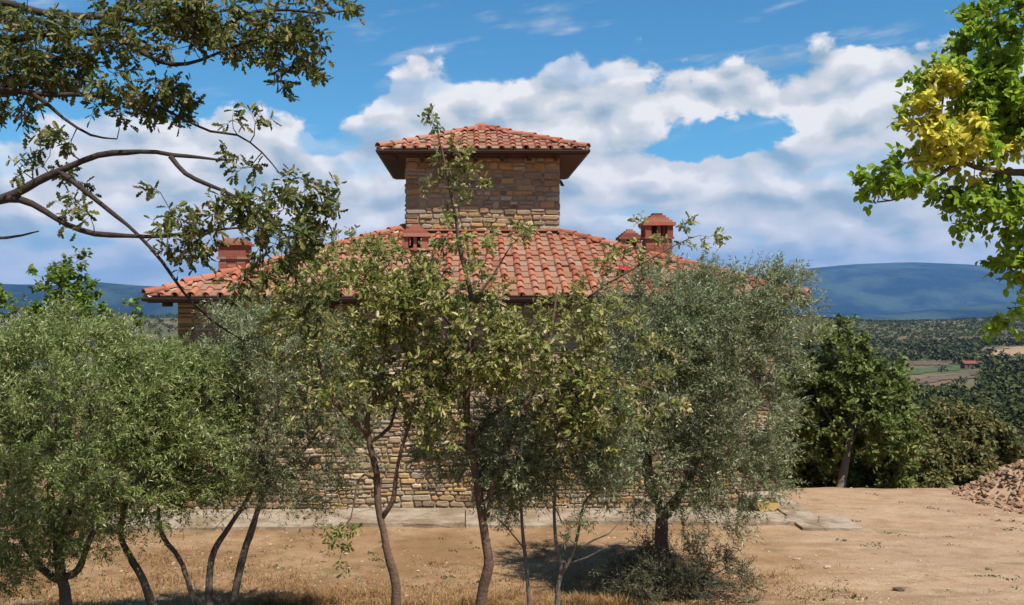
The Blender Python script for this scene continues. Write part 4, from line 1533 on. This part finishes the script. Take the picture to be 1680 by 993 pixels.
    grow_tree('oak_tree', 'mature oak reaching bare crooked boughs into the view across the sky', 'tree', (bx, by),
              [([(root_px, py0 + 8, d), (-555, py0 - 150, d), (-545, 600, d), (-530, 430, d), (-540, 250, d), (-520, 60, d), (-540, -150, d)], 0.17, 0.05),
               ([(-535, 470, d), (-360, 420, 6.7), (-180, 400, 6.7), (-60, 352, 6.7), (0, 324, 6.7), (80, 286, 6.7), (160, 255, 6.7), (230, 248, 6.7), (285, 256, 6.7), (330, 258, 6.7), (385, 260, 6.7)], 0.062, 0.007),
               ([(280, 257, 6.7), (305, 285, 6.65), (340, 303, 6.6), (385, 322, 6.6), (403, 340, 6.6), (440, 375, 6.6)], 0.019, 0.007),
               ([(-60, 352, 6.7), (-20, 332, 6.6), (30, 326, 6.5), (75, 345, 6.5), (110, 366, 6.5), (155, 382, 6.5), (210, 386, 6.5), (270, 386, 6.5), (330, 378, 6.5), (390, 374, 6.5)], 0.030, 0.008),
               ([(95, 280, 6.7), (140, 315, 6.7), (190, 355, 6.7), (225, 385, 6.7), (265, 430, 6.7), (300, 480, 6.7), (345, 525, 6.7), (400, 562, 6.7)], 0.020, 0.005),
               ([(-530, 420, d), (-300, 250, 6.7), (-120, 170, 6.8), (0, 148, 6.8), (60, 160, 6.8), (105, 195, 6.8), (150, 222, 6.8), (195, 228, 6.8)], 0.045, 0.005),
               ([(-100, 166, 6.8), (0, 152, 6.8), (80, 156, 6.9), (150, 158, 6.9), (240, 170, 6.9), (300, 195, 6.9), (345, 215, 6.9), (390, 222, 6.9), (430, 250, 6.9), (460, 285, 6.9)], 0.022, 0.004),
               ([(-540, 250, d), (-300, 120, 6.8), (-100, 90, 6.9), (40, 60, 7.0), (100, 50, 7.0), (180, 60, 7.0), (240, 90, 7.0), (285, 104, 7.0), (330, 95, 7.0), (385, 72, 7.0), (440, 60, 7.0)], 0.055, 0.006),
               ([(-520, 60, d), (-300, -40, 7.0), (-60, -10, 7.0), (80, 20, 7.0), (200, 30, 7.0), (320, 60, 7.0), (420, 20, 7.0), (520, 22, 7.0), (600, 12, 7.0)], 0.045, 0.005),
               ([(-60, 352, 6.7), (-40, 385, 6.6), (10, 390, 6.6), (64, 379, 6.6)], 0.016, 0.006)],
              [(60, 90, 6.9, 70, 70, 0.5, 1.2), (250, 50, 6.9, 120, 40, 0.5), (400, 55, 6.9, 90, 45, 0.5), (470, 90, 7.0, 55, 50, 0.4), (520, 25, 7.0, 60, 28, 0.4), (200, 100, 6.9, 60, 24, 0.4),
               (220, 165, 6.85, 75, 35, 0.4, 1.3), (300, 155, 6.9, 35, 24, 0.3), (20, 160, 6.8, 40, 30, 0.3), (400, 210, 6.9, 35, 24, 0.25), (400, 260, 6.9, 30, 18, 0.25),
               (110, 235, 6.7, 40, 22, 0.3), (90, 290, 6.7, 45, 30, 0.3), (130, 360, 6.5, 45, 22, 0.25), (270, 325, 6.55, 28, 18, 0.25), (300, 385, 6.5, 45, 30, 0.3, 1.2), (390, 350, 6.55, 50, 28, 0.35, 1.4),
               (420, 310, 6.6, 28, 24, 0.3), (470, 360, 6.6, 55, 50, 0.4, 1.5), (520, 330, 6.6, 25, 30, 0.3), (400, 430, 6.55, 45, 40, 0.35, 1.4), (440, 410, 6.6, 60, 40, 0.4), (470, 290, 6.7, 22, 14, 0.2), (500, 470, 6.6, 50, 60, 0.35, 0.8),
               (-90, 150, 6.9, 90, 90, 0.6, 0.25), (-100, 10, 7.0, 120, 70, 0.6, 0.2), (150, -60, 7.0, 160, 60, 0.6, 0.2), (-250, 60, 7.0, 140, 120, 0.8, 0.08)],
              400, dict(k=4, len=(0.06, 0.18), leaves=6, droop=0.25, spread=0.9, hang=0.25, rough=1.2, t0=0.2, rs=0.002, rt=0.0028), 'oak', M_OAKD, 0.076, 43, M_BARKD, 'oaks with bare boughs', clump=0.8, parts=290, max_path=1.3, avoid=((385, 415, 34, 34), (330, 460, 60, 30), (300, 330, 20, 12), (180, 130, 60, 9)))
    # ---- bright tree reaching in from the right
    d = 8.2
    bx, by = xy(2050, d)
    py0 = CY + (CAMZ - gz(bx, by)) / d * F

    def pick(p):
        px = CX + p[:, 0] / p[:, 1] * F
        py = CY - (p[:, 2] - CAMZ) / p[:, 1] * F
        y = np.zeros(len(p), bool)
        for a, b, c, e in ((1550, 140, 30, 36), (1520, 195, 36, 42), (1590, 225, 32, 50), (1555, 255, 40, 30), (1512, 262, 28, 16), (1665, 258, 26, 34), (1600, 288, 30, 14), (1530, 225, 30, 22)):
            q = ((px - a) / c) ** 2 + ((py - b) / e) ** 2
            y |= RNG.random(len(p)) < np.where(q < 0.9, 0.93, np.where(q < 1.7, 0.22, 0.0))
        return y.astype(int)
    grow_tree('broadleaf_tree', 'bright green tree with one yellowed branch reaching in over the dirt yard', 'tree', (bx, by),
              [([(2050, py0 + 8, d), (2040, py0 - 200, d), (2030, 700, d), (2000, 450, d), (1960, 250, d), (1900, 60, d), (1850, -140, d)], 0.16, 0.04),
               ([(2010, 480, d), (1880, 360, d), (1780, 305, d), (1700, 286, d), (1660, 284, 8.15), (1620, 278, 8.1), (1585, 265, 8.1), (1560, 250, 8.1), (1540, 205, 8.1), (1548, 160, 8.1)], 0.06, 0.008),
               ([(1575, 262, 8.1), (1545, 285, 8.0), (1510, 305, 8.0), (1480, 325, 8.0), (1440, 332, 8.0)], 0.016, 0.006),
               ([(1960, 250, d), (1800, 170, 8.3), (1720, 140, 8.3), (1660, 130, 8.3), (1640, 80, 8.3), (1625, 20, 8.3)], 0.05, 0.008),
               ([(1990, 430, d), (1830, 380, 8.2), (1720, 355, 8.2), (1650, 350, 8.2), (1600, 335, 8.2), (1565, 320, 8.2)], 0.035, 0.006),
               ([(2020, 600, d), (1900, 520, 8.2), (1780, 480, 8.2), (1700, 520, 8.2), (1655, 505, 8.2)], 0.03, 0.005)],
              [(1640, 50, 8.3, 40, 70, 0.4), (1660, 150, 8.3, 45, 60, 0.45), (1630, 185, 8.3, 50, 45, 0.4), (1600, 130, 8.3, 30, 22, 0.3), (1550, 140, 8.1, 26, 34, 0.28, 2.2), (1520, 195, 8.1, 32, 38, 0.3, 2.2), (1590, 225, 8.1, 28, 48, 0.3, 2.2),
               (1555, 255, 8.1, 38, 26, 0.3, 2.2), (1512, 262, 8.05, 28, 14, 0.22, 2.2), (1448, 302, 8.0, 20, 28, 0.22, 1.6), (1488, 308, 8.0, 24, 16, 0.22), (1520, 310, 8.0, 26, 18, 0.22), (1600, 325, 8.15, 55, 40, 0.35), (1660, 255, 8.15, 30, 36, 0.3), (1650, 330, 8.2, 45, 40, 0.4),
               (1665, 400, 8.2, 26, 50, 0.35), (1670, 210, 8.3, 40, 40, 0.4), (1672, 522, 8.2, 24, 22, 0.2), (1650, 500, 8.2, 12, 8, 0.1),
               (1760, 200, 8.3, 90, 160, 0.7, 0.3), (1760, 400, 8.3, 80, 100, 0.6, 0.3), (1850, 300, 8.4, 120, 200, 0.9, 0.12)],
              450, dict(k=5, len=(0.08, 0.24), leaves=8, droop=0.3, spread=0.9, hang=0.35, rough=1.0, t0=0.1, rs=0.002, rt=0.003), 'ovate', [M_BRIGHT, M_YELLOW], 0.070, 44, M_BARK, None, clump=0.7, parts=290, pick=pick, max_path=1.5)
    # ---- wood beyond the yard
    WS = dict(k=6, len=(0.15, 0.4), leaves=9, droop=0.2, spread=0.9, rough=1.4, rs=0.003, rt=0.005)
    def bt(name, label, px, d, limbs, blobs, n, mat, leaf, seed, bark=M_BARK):
        bx, by = xy(px, d)
        p0 = CY + (CAMZ - gz(bx, by)) / d * F
        limbs = [([((px if q[1] is None else q[0]), (p0 + 6 if q[1] is None else q[1]), q[2]) for q in l], a, b) for l, a, b in limbs]
        grow_tree(name, label, 'tree', (bx, by), limbs, blobs, n, WS, 'clump', mat, leaf, seed, bark, 'trees beyond the dirt yard', clump=0.5)
    bt('oak_tree', 'tall dark oak with a pale leaning trunk at the edge of the yard', 1378, 21.6,
       [([(1378, None, 21.6), (1382, 780, 21.7), (1390, 740, 21.8), (1396, 690, 22.0), (1390, 620, 22.2), (1380, 560, 22.3)], 0.10, 0.02),
        ([(1392, 735, 21.8), (1420, 680, 22.2), (1440, 620, 22.4)], 0.05, 0.01), ([(1390, 720, 21.9), (1350, 670, 22.4), (1330, 600, 22.6)], 0.05, 0.01)],
       [(1370, 590, 22.4, 50, 50, 0.9), (1340, 650, 22.6, 55, 60, 1.0), (1420, 640, 22.3, 60, 50, 1.0), (1400, 690, 22.0, 70, 50, 1.0), (1450, 700, 22.4, 45, 55, 0.9), (1330, 730, 23.0, 50, 60, 1.0), (1375, 545, 22.5, 30, 22, 0.5), (1430, 765, 23.2, 60, 40, 0.8), (1465, 650, 22.6, 25, 25, 0.5)],
       420, M_WOOD1, 0.13, 61, M_BARKG)
    bt('oak_tree', 'dark bushy oak close beside the house corner', 1305, 25.0,
       [([(1305, None, 25.0), (1305, 760, 25.0), (1300, 700, 25.0), (1310, 620, 25.0)], 0.10, 0.02)],
       [(1300, 680, 25.0, 45, 70, 1.2), (1320, 760, 24.5, 55, 45, 1.0), (1345, 790, 24.0, 50, 25, 0.7), (1280, 740, 24.5, 30, 60, 0.9)],
       240, M_WOOD1, 0.14, 62)
    bt('oak_tree', 'brownish green rounded oak at the edge of the yard', 1560, 25.5,
       [([(1560, None, 25.5), (1562, 800, 25.6), (1565, 760, 25.7), (1570, 710, 25.8)], 0.10, 0.02), ([(1562, 790, 25.6), (1590, 750, 25.7), (1615, 730, 25.8)], 0.05, 0.015)],
       [(1560, 715, 25.6, 60, 42, 1.3), (1610, 740, 25.4, 42, 45, 1.1), (1520, 745, 25.5, 50, 55, 1.2), (1570, 780, 25.0, 65, 38, 1.2), (1625, 785, 25.0, 30, 30, 0.9), (1555, 690, 25.8, 35, 22, 0.8)],
       360, M_WOOD2, 0.14, 63)
    bt('oak_tree', 'mixed brown and green oak between the dark oak and the rounded one', 1480, 24.0,
       [([(1480, None, 24.0), (1478, 790, 24.1), (1482, 750, 24.2), (1478, 700, 24.4)], 0.08, 0.02)],
       [(1480, 740, 24.2, 40, 50, 1.0), (1460, 785, 23.6, 45, 28, 0.8), (1510, 790, 23.8, 35, 25, 0.8), (1490, 700, 24.4, 25, 28, 0.7)],
       220, M_WOOD2, 0.13, 64)


# ------------------------------------------------------------------ yard: rubble, stones, dry grass
def rock(rng, flat=0.7):
    """small angular stone, 20 triangles"""
    t = (1 + 5 ** 0.5) / 2
    V = np.array([(-1, t, 0), (1, t, 0), (-1, -t, 0), (1, -t, 0), (0, -1, t), (0, 1, t), (0, -1, -t), (0, 1, -t), (t, 0, -1), (t, 0, 1), (-t, 0, -1), (-t, 0, 1)]) / 1.9
    V = V * rng.uniform(0.6, 1.25, (12, 1)) * np.array([rng.uniform(0.8, 1.3), rng.uniform(0.6, 1.0), rng.uniform(0.4, flat)])
    Fs = [(0, 11, 5), (0, 5, 1), (0, 1, 7), (0, 7, 10), (0, 10, 11), (1, 5, 9), (5, 11, 4), (11, 10, 2), (10, 7, 6), (7, 1, 8), (3, 9, 4), (3, 4, 2), (3, 2, 6), (3, 6, 8), (3, 8, 9), (4, 9, 5), (2, 4, 11), (6, 2, 10), (8, 6, 7), (9, 8, 1)]
    return V, Fs


def rot_rand(rng, full=True):
    a = rng.uniform(0, 2 * math.pi)
    b, c = (rng.normal(0, 0.5), rng.normal(0, 0.5)) if full else (rng.normal(0, 0.12), rng.normal(0, 0.12))
    M = Matrix.Rotation(a, 3, 'Z') @ Matrix.Rotation(b, 3, 'X') @ Matrix.Rotation(c, 3, 'Y')
    return np.array(M)


def build_yard():
    rng = np.random.default_rng(77)
    rocks = [rock(rng) for _ in range(14)]
    shards = []
    for _ in range(6):   # broken tile pieces
        w, l, th = rng.uniform(0.7, 1.1), rng.uniform(1.0, 1.6), rng.uniform(0.18, 0.3)
        k = rng.uniform(0.7, 1.0, 4)
        V = np.array([(-w * k[0], -l, 0), (w * k[1], -l * k[2], 0), (w, l * k[3], 0), (-w * k[2], l, 0), (-w * k[0], -l, th), (w * k[1], -l * k[2], th), (w, l * k[3], th), (-w * k[2], l, th)]) * 0.6
        shards.append((V, [(0, 3, 2, 1), (4, 5, 6, 7), (0, 1, 5, 4), (1, 2, 6, 5), (2, 3, 7, 6), (3, 0, 4, 7)]))
    shapes = rocks + shards
    # heap of rubble at the right edge of the yard
    cx_, cy_, Rr, H = 12.45, 19.3, 2.35, 1.35
    heap = empty('rubble_heap', (cx_, cy_, gz(cx_, cy_)))
    tag(heap, 'heap of broken reddish stones and tile rubble on the dirt yard', 'rubble heap')

    def hz(x, y):
        r = np.hypot(x - cx_, y - cy_)
        a = np.arctan2(y - cy_, x - cx_)
        rr = Rr * (1 + 0.12 * np.sin(a * 3 + 1) + 0.07 * np.sin(a * 7))
        return ground_z(x, y) + H * np.clip(1 - r / rr, 0, 1) ** 1.05 + 0.05 * fbm(x * 2.5, y * 2.5, 3) * np.clip(1.3 - r / rr, 0, 1)
    g = np.linspace(-2.7, 2.7, 60)
    me = grid_mesh('core', cx_ + g, cy_ + g, lambda X, Y: hz(X, Y) - 0.035)
    V = np.empty(len(me.vertices) * 3, np.float32)
    me.vertices.foreach_get('co', V)
    V = V.reshape(-1, 3) - org(heap)
    me.vertices.foreach_set('co', V.ravel().astype(np.float32))
    link('core', me, heap, mat_plain('rubble_soil', (0.36, 0.235, 0.15), 0.95, 0.3, 12, 0.7))
    mes = []
    for VF in shapes:
        mes.append(shared('rubble_stone', VF, M_RUBBLE))
    items = []
    for i in range(3600):
        a, r = rng.uniform(0, 2 * math.pi), Rr * 1.12 * math.sqrt(rng.random())
        x, y = cx_ + r * math.cos(a), cy_ + r * math.sin(a)
        s = rng.choice([0.035, 0.05, 0.07, 0.1], p=[0.35, 0.35, 0.22, 0.08]) * rng.uniform(0.8, 1.25)
        z = float(hz(np.array([x]), np.array([y]))[0])
        px = CX + x / y * F
        items.append((x, y, z + s * 0.1, s, rng.integers(len(shapes)), rot_rand(rng), -s if (px < 1676 and y < cy_ + 0.4) else s))
    items.sort(key=lambda q: q[6])
    rest = MB()
    og = org(heap)
    for i, (x, y, z, s, k, R, _) in enumerate(items):
        if i < 299:
            o = link('rubble_stone', mes[k], heap)
            M = Matrix(R.tolist()).to_4x4()
            o.matrix_basis = Matrix.Translation(Vector((x, y, z)) - Vector(og)) @ M @ Matrix.Scale(s, 4)
        else:
            rest.add(shapes[k][0] * s @ R.T + np.array([x, y, z]), shapes[k][1])
    rest.build('loose_rubble', M_RUBBLE, heap, kind='stuff')
    # gravel over the yard
    OC = [(0, 2, 4), (2, 1, 4), (1, 3, 4), (3, 0, 4), (2, 0, 5), (1, 2, 5), (3, 1, 5), (0, 3, 5)]
    chips = [(np.array([(1, 0, 0), (-1, 0, 0), (0, 1, 0), (0, -1, 0), (0, 0, 1), (0, 0, -1)]) * rng.uniform(0.7, 1.3, (6, 1)) * np.array([1.1, 0.9, 0.6]), OC) for _ in range(14)]
    gr = MB()
    for i in range(9000):
        d = 12.4 + 9.5 * rng.random() ** 1.25
        x, y = xy(rng.uniform(-60, 1760), d)
        if fbm(np.array([x * 0.5]), np.array([y * 0.5 + 40]), 2)[0] < rng.uniform(-0.35, 0.25):
            continue
        if y > DE + OV - 0.1 and x < 6.3:
            continue
        s = min(0.035, 0.008 + rng.exponential(0.006))
        k = rng.integers(14)
        gr.add(chips[k][0] * s @ rot_rand(rng, False).T + np.array([x, y, gz(x, y) + s * 0.15]), chips[k][1])
    o = gr.build('gravel', mat_pieces('gravel_stone', [(0, (0.24, 0.16, 0.095)), (0.5, (0.36, 0.26, 0.17)), (1, (0.39, 0.30, 0.21))], 0.95, 20, 0.3, 0.4), None)
    tag(o, 'small pale gravel strewn over the earth yard', 'gravel', kind='stuff')
    # single stones
    pale = mat_plain('pale_stone', (0.36, 0.28, 0.205), 0.9, 0.2, 9, 0.5)
    dark = mat_plain('dark_stone', (0.13, 0.095, 0.07), 0.9, 0.3, 9, 0.5)
    for px, py, s, mt, lab in ((1476, 972, 0.072, dark, 'dark flat stone lying alone on the bare yard'),
                               (1306, 920, 0.05, pale, 'pale stone on the earth between the pavement end and the shrub'),
                               (1357, 934, 0.06, pale, 'flattest pale stone on the earth right of the shrub'),
                               (1331, 869, 0.06, dark, 'small black lump against the broken pavement edge'),
                               (1640, 826, 0.07, pale, 'pale stone fallen at the foot of the rubble heap')):
        d = 4.0 / (py - CY) * F
        x, y = xy(px, d)
        VF = rock(rng, 0.55)
        b = MB()
        zmin = (VF[0] * s)[:, 2].min()
        b.add(VF[0] * s * np.array([1.2, 1, 1]) - np.array([0, 0, zmin]), VF[1])
        o = link('stone', b.mesh('stone'), None, mt)
        o.location = (x, y, gz(x, y) - 0.012)
        tag(o, lab, 'stone')
    # dry grass
    n = 90000
    d = 12.2 + 4.6 * rng.random(n) ** 1.35
    px = rng.uniform(-120, 1420, n)
    x = (px - CX) / F * d
    dens = fbm(x * 0.9 + 3, d * 0.9, 3)
    keep = (dens + 0.10 - 0.085 * (d - 13.2) - 0.35 * sm(1150, 1420, px) > rng.uniform(-0.12, 0.3, n)) & ~((d > 16.2) & (x < 6.6))
    x, d, px = x[keep], d[keep], px[keep]
    m = len(x)
    z = ground_z(x, d)
    h = rng.uniform(0.03, 0.11, m) * (1 + 1.0 * (fbm(x * 1.7, d * 1.7 + 9, 2) > 0.1)) * np.interp(d, [12.2, 13.6, 16], [0.95, 0.7, 0.4])
    a = rng.uniform(0, 2 * math.pi, m)
    lean = rng.uniform(0.1, 1.6, m)
    w = 0.0035 + 0.002 * rng.random(m)
    side = np.stack([np.cos(a), np.sin(a), np.zeros(m)], -1)
    b_ = a + rng.normal(1.57, 0.6, m)
    ln = np.stack([np.cos(b_) * lean, np.sin(b_) * lean, np.ones(m)], -1)
    ln /= np.linalg.norm(ln, axis=1)[:, None]
    p0 = np.stack([x, d, z - 0.01], -1)
    V = np.stack([p0 - side * w[:, None], p0 + side * w[:, None], p0 + ln * (h * 0.6)[:, None] + side * (w * 0.7)[:, None], p0 + ln * (h * 0.6)[:, None] - side * (w * 0.7)[:, None],
                  p0 + ln * h[:, None] + np.stack([np.cos(b_), np.sin(b_), -0.3 * np.ones(m)], -1) * (h * 0.25)[:, None]], 1).reshape(-1, 3)
    base = (np.arange(m) * 5)[:, None]
    lp = (base + np.array([0, 1, 2, 3, 3, 2, 4])[None]).ravel()
    tot = np.tile([4, 3], m)
    st = np.concatenate([[0], np.cumsum(tot)[:-1]])
    o = link('dry_grass', np_mesh('dry_grass', V, lp, st, tot), None, M_GRASS)
    tag(o, 'short dry straw coloured grass under the olive and oak trees', 'grass', kind='stuff')
    # low green weeds scattered over the yard
    n = 420
    wx_, wy_ = [], []
    for k in range(n):
        d_ = 12.6 + 7.3 * rng.random()
        x_, y_ = xy(380 + 1310 * rng.random() ** 1.3, d_)
        if (y_ > 16.2 and x_ < 6.8) or fbm(np.array([x_ * 0.8]), np.array([y_ * 0.8 + 70]), 2)[0] < -0.02:
            continue
        m_ = rng.integers(6, 22)
        wx_ += list(x_ + rng.normal(0, 0.05, m_))
        wy_ += list(y_ + rng.normal(0, 0.05, m_))
    wx_, wy_ = np.array(wx_), np.array(wy_)
    m = len(wx_)
    dr = unit(np.stack([rng.normal(size=m), rng.normal(size=m), rng.uniform(0.2, 1.6, m)], -1))
    nr = unit(np.cross(dr, rng.normal(size=(m, 3))))
    pw = np.stack([wx_, wy_, ground_z(wx_, wy_) - 0.004], -1)
    o = link('weed_growth', leaf_mesh('weed_growth', 'ovate', pw, dr, nr, rng.uniform(0.015, 0.045, m), np.zeros(3)), None,
             mat_leaf('weed_leaf', [(0.0, (0.10, 0.105, 0.045)), (0.6, (0.15, 0.145, 0.065)), (1.0, (0.24, 0.19, 0.10))], 0.3, 0.6, 0.15))
    tag(o, 'small dull green weeds dotted over the bare yard', 'weeds', kind='stuff')
    # red cloth on the roof, seen through the leaves
    b = MB()
    q = P(1029, 452, 19.0)
    u = np.linspace(-0.13, 0.13, 8)
    V, Fs = [], []
    for k in range(2):
        for i in range(4):
            for j, uu in enumerate(u):
                yy = 19.0 + i * 0.09
                zz = EZ + SL * (yy - DE) + 0.115 + 0.02 * math.sin(j * 1.7 + i) - (0.02 if k else 0)
                V.append((q[0] + uu, yy, zz))
    for i in range(3):
        for j in range(7):
            a0 = i * 8 + j
            Fs.append((a0, a0 + 1, a0 + 9, a0 + 8))
            Fs.append((32 + a0, 32 + a0 + 8, 32 + a0 + 9, 32 + a0 + 1))
    b.add(V, Fs)
    o = b.build('red_cloth', M_RED, None)
    tag(o, 'small bright red cloth on the roof tiles below the tall chimney', 'cloth')


# ------------------------------------------------------------------ far slopes
def hit(px, py):
    d = np.concatenate([np.arange(40, 400, 2.0), np.arange(400, 2500, 6.0)])
    x = (px - CX) / F * d
    z = CAMZ + (CY - py) / F * d
    g = ground_z(x, d)
    k = np.nonzero(z <= g)[0]
    return d[k[0]] if len(k) else None


def build_far():
    rng = np.random.default_rng(99)
    LEAF['far'] = (np.array([(0, 0, 0), (0.45, 0.5, 0.12), (0, 1, 0), (-0.45, 0.5, 0.12)]), [(0, 1, 2), (0, 2, 3)])
    fields = []
    windows = []

    def field(name, label, poly, mat):
        """strip of land lying on the slope; poly in photo pixels"""
        ds = []
        for (px, py) in poly:
            h = hit(px, py)
            if h is None:
                return
            ds.append(h)
        W = np.array([((px - CX) / F * d, d) for (px, py), d in zip(poly, ds)])
        fields.append(W)
        windows.append((min(q[0] for q in poly), max(q[0] for q in poly), min(q[1] for q in poly), max(q[1] for q in poly), max(ds)))
        # fan of small quads between the two long sides
        n, m = 14, 8
        a, b, c, e = W[0], W[1], W[2], W[3]
        V = []
        for i in range(m + 1):
            for j in range(n + 1):
                s, t = j / n, i / m
                p = (a * (1 - s) + b * s) * (1 - t) + (e * (1 - s) + c * s) * t
                rim = 1.0 if i in (0, m) or j in (0, n) else 0.3
                p = p + rim * 0.012 * p[1] * np.array([fbm(np.array([j * 0.9 + i * 3.1]), np.array([p[1] * 0.01]), 2)[0] * 2.0, fbm(np.array([j * 0.7 + 9]), np.array([i * 1.3 + p[1] * 0.01]), 2)[0] * 4.0])
                V.append((p[0], p[1], 0))
        V = np.array(V)
        V[:, 2] = ground_z(V[:, 0], V[:, 1]) + 0.35
        mb = MB()
        mb.add(V, [(i * (n + 1) + j, i * (n + 1) + j + 1, (i + 1) * (n + 1) + j + 1, (i + 1) * (n + 1) + j) for i in range(m) for j in range(n)])
        o = mb.build(name, mat, None, smooth=True)
        tag(o, label, 'field', kind='structure')
    straw = mat_plain('stubble', (0.27, 0.175, 0.09), 0.95, 0.3, 0.06, 0.0)
    soil = mat_plain('red_soil', (0.105, 0.068, 0.042), 0.95, 0.4, 0.12, 0.0)
    vine = mat_plain('vine_green', (0.052, 0.070, 0.022), 0.95, 0.4, 0.15, 0.0)
    field('field', 'pale stubble field on the far wooded slope', [(1612, 592), (1720, 588), (1720, 566), (1640, 572)], straw)
    field('field', 'strip of bare reddish soil below the far wood', [(1480, 602), (1560, 600), (1556, 594), (1490, 596)], soil)
    field('field', 'green vineyard strip on the far slope', [(1478, 620), (1590, 606), (1580, 600), (1476, 608)], vine)
    field('field', 'second strip of reddish soil under the vineyard', [(1480, 634), (1600, 620), (1600, 612), (1480, 625)], soil)
    field('field', 'reddish terraces near the top of the far slope', [(1390, 534), (1460, 532), (1458, 524), (1400, 526)], soil)
    # farmhouse
    d = hit(1598, 606) or 700
    x, y = xy(1598, d)
    z = gz(x, y)
    s = d / F
    fh = empty('farmhouse', (x, y, z))
    tag(fh, 'small far farmhouse with a reddish roof among trees on the slope', 'house')
    w, dp, h = 15 * s, 6.0, 9 * s
    mb = MB()
    mb.box((x - w, y, z - 2), (x + w, y + dp, z + h))
    mb.build('wall', mat_plain('far_wall', (0.12, 0.078, 0.055), 0.9, 0.2, 0.4, 0.0), fh)
    mb = MB()
    e = 0.5
    mb.add([(x - w - e, y - e, z + h), (x + w + e, y - e, z + h), (x + w + e, y + dp + e, z + h), (x - w - e, y + dp + e, z + h), (x - w - e, y + dp / 2, z + h + 4.5 * s), (x + w + e, y + dp / 2, z + h + 4.5 * s)],
           [(0, 1, 5, 4), (2, 3, 4, 5), (1, 2, 5), (3, 0, 4), (3, 2, 1, 0)])
    mb.build('roof', mat_plain('far_roof', (0.17, 0.052, 0.036), 0.9, 0.2, 0.5, 0.0), fh)
    wm = None
    for k in (-0.6, -0.1, 0.45):
        mb = MB()
        mb.box((x + k * w - 0.5, y - 0.06, z + h * 0.35), (x + k * w + 0.5, y - 0.02, z + h * 0.75))
        mb.build('window', M_BLACK, fh)

    windows.append((1578, 1622, 588, 604, d))

    def inside(W, p):
        c = False
        n = len(W)
        for i in range(n):
            a, b = W[i], W[(i + 1) % n]
            if (a[1] > p[1]) != (b[1] > p[1]) and p[0] < (b[0] - a[0]) * (p[1] - a[1]) / (b[1] - a[1]) + a[0]:
                c = not c
        return c
    # woods
    T = []
    tries = 0
    for lo, hi, ax0, ax1, num, spread in ((55, 110, 0.28, 0.72, 90, 0), (90, 260, 0.30, 0.66, 520, 0), (260, 560, 0.31, 0.64, 1300, 0), (560, 1020, 0.31, 0.62, 2300, 1), (980, 1620, 0.30, 0.62, 2400, 2), (900, 1620, -0.62, -0.24, 800, 1)):
        cnt = 0
        for _ in range(num * 12):
            if cnt >= num:
                break
            d = math.sqrt(rng.uniform(lo * lo, hi * hi))
            x = rng.uniform(ax0, ax1) * d
            dens = fbm(np.array([x / 130.0 + 7]), np.array([d / 130.0]), 3)[0]
            if spread == 1 and dens < -0.16 + rng.uniform(-0.08, 0.08):
                continue
            if spread == 2 and dens < rng.uniform(-0.25, 0.35):
                continue
            if rng.random() < 0.93 and any(inside(W, (x, d)) for W in fields):
                continue
            if abs(x - fh.location[0]) < 13 * 1 and -40 < d - fh.location[1] < 8:
                continue
            if spread == 2:
                r = rng.uniform(1.2, 2.6)
                k = 0.9
            else:
                r = rng.uniform(2.0, 4.6)
                k = rng.uniform(0.9, 1.4)
            if lo < 60:
                r *= 0.7
            tp = CX + x / d * F
            ty = CY - (gz(x, d) + r * k * 1.9 - CAMZ) / d * F
            hw = r / d * F
            if any(a - hw < tp < b + hw and ty < e - (e - c) * 0.45 and d < f and rng.random() < 0.93 for a, b, c, e, f in windows):
                continue
            T.append((x, d, r, k))
            cnt += 1
    T = np.array(T)
    TZ = ground_z(T[:, 0], T[:, 1])
    nl = np.where(T[:, 1] < 130, 800, np.where(T[:, 1] < 260, 220, np.where(T[:, 1] < 560, 56, 22)))
    idx = np.repeat(np.arange(len(T)), nl)
    n = len(idx)
    v = unit(rng.normal(size=(n, 3)))
    v[:, 2] = np.abs(v[:, 2]) * 1.1 - 0.35
    face = v[:, 1] < 0.35        # the far side of each crown never shows
    v, idx = v[face], idx[face]
    n = len(idx)
    rr = T[idx, 2] * rng.uniform(0.55, 1.08, n) * (1 + 0.35 * np.sin(v[:, 0] * 5 + idx) * np.cos(v[:, 2] * 4 + idx * 0.7))
    posn = np.stack([T[idx, 0], T[idx, 1], TZ[idx] + T[idx, 2] * T[idx, 3] * 0.75], -1) + v * np.stack([rr, rr, rr * T[idx, 3]], -1)
    nr = unit(v + rng.normal(size=(n, 3)) * 0.45)
    dr = unit(np.cross(nr, rng.normal(size=(n, 3))))
    size = T[idx, 2] * np.where(nl[idx] > 400, 0.13, np.where(nl[idx] > 100, 0.25, np.where(nl[idx] > 40, 0.52, 0.8))) * rng.uniform(0.6, 1.3, n)
    posn = posn - dr * (size * 0.5)[:, None]
    o = link('wood', leaf_mesh('wood', 'far', posn, dr, nr, size, np.zeros(3)), None, M_FAR)
    tag(o, 'dark mixed woodland covering the valley and far slopes', 'wood', kind='stuff')


def build_haze():
    b = MB()
    b.box((-27000, -500, -420), (27000, 19500, 760))
    m, n, out = new_mat('air')
    v = n.node('ShaderNodeVolumePrincipled')
    v.inputs['Color'].default_value = (0.20, 0.47, 1.0, 1)
    v.inputs['Density'].default_value = 3.8e-5
    v.inputs['Anisotropy'].default_value = 0.0
    n.t.links.new(v.outputs[0], out.inputs[1])
    o = b.build('haze', m, None)
    tag(o, 'thin blue summer haze in the valley air', 'haze', kind='stuff')


build_setting()
build_house()
build_apron()
build_trees()
build_yard()
build_far()
build_haze()
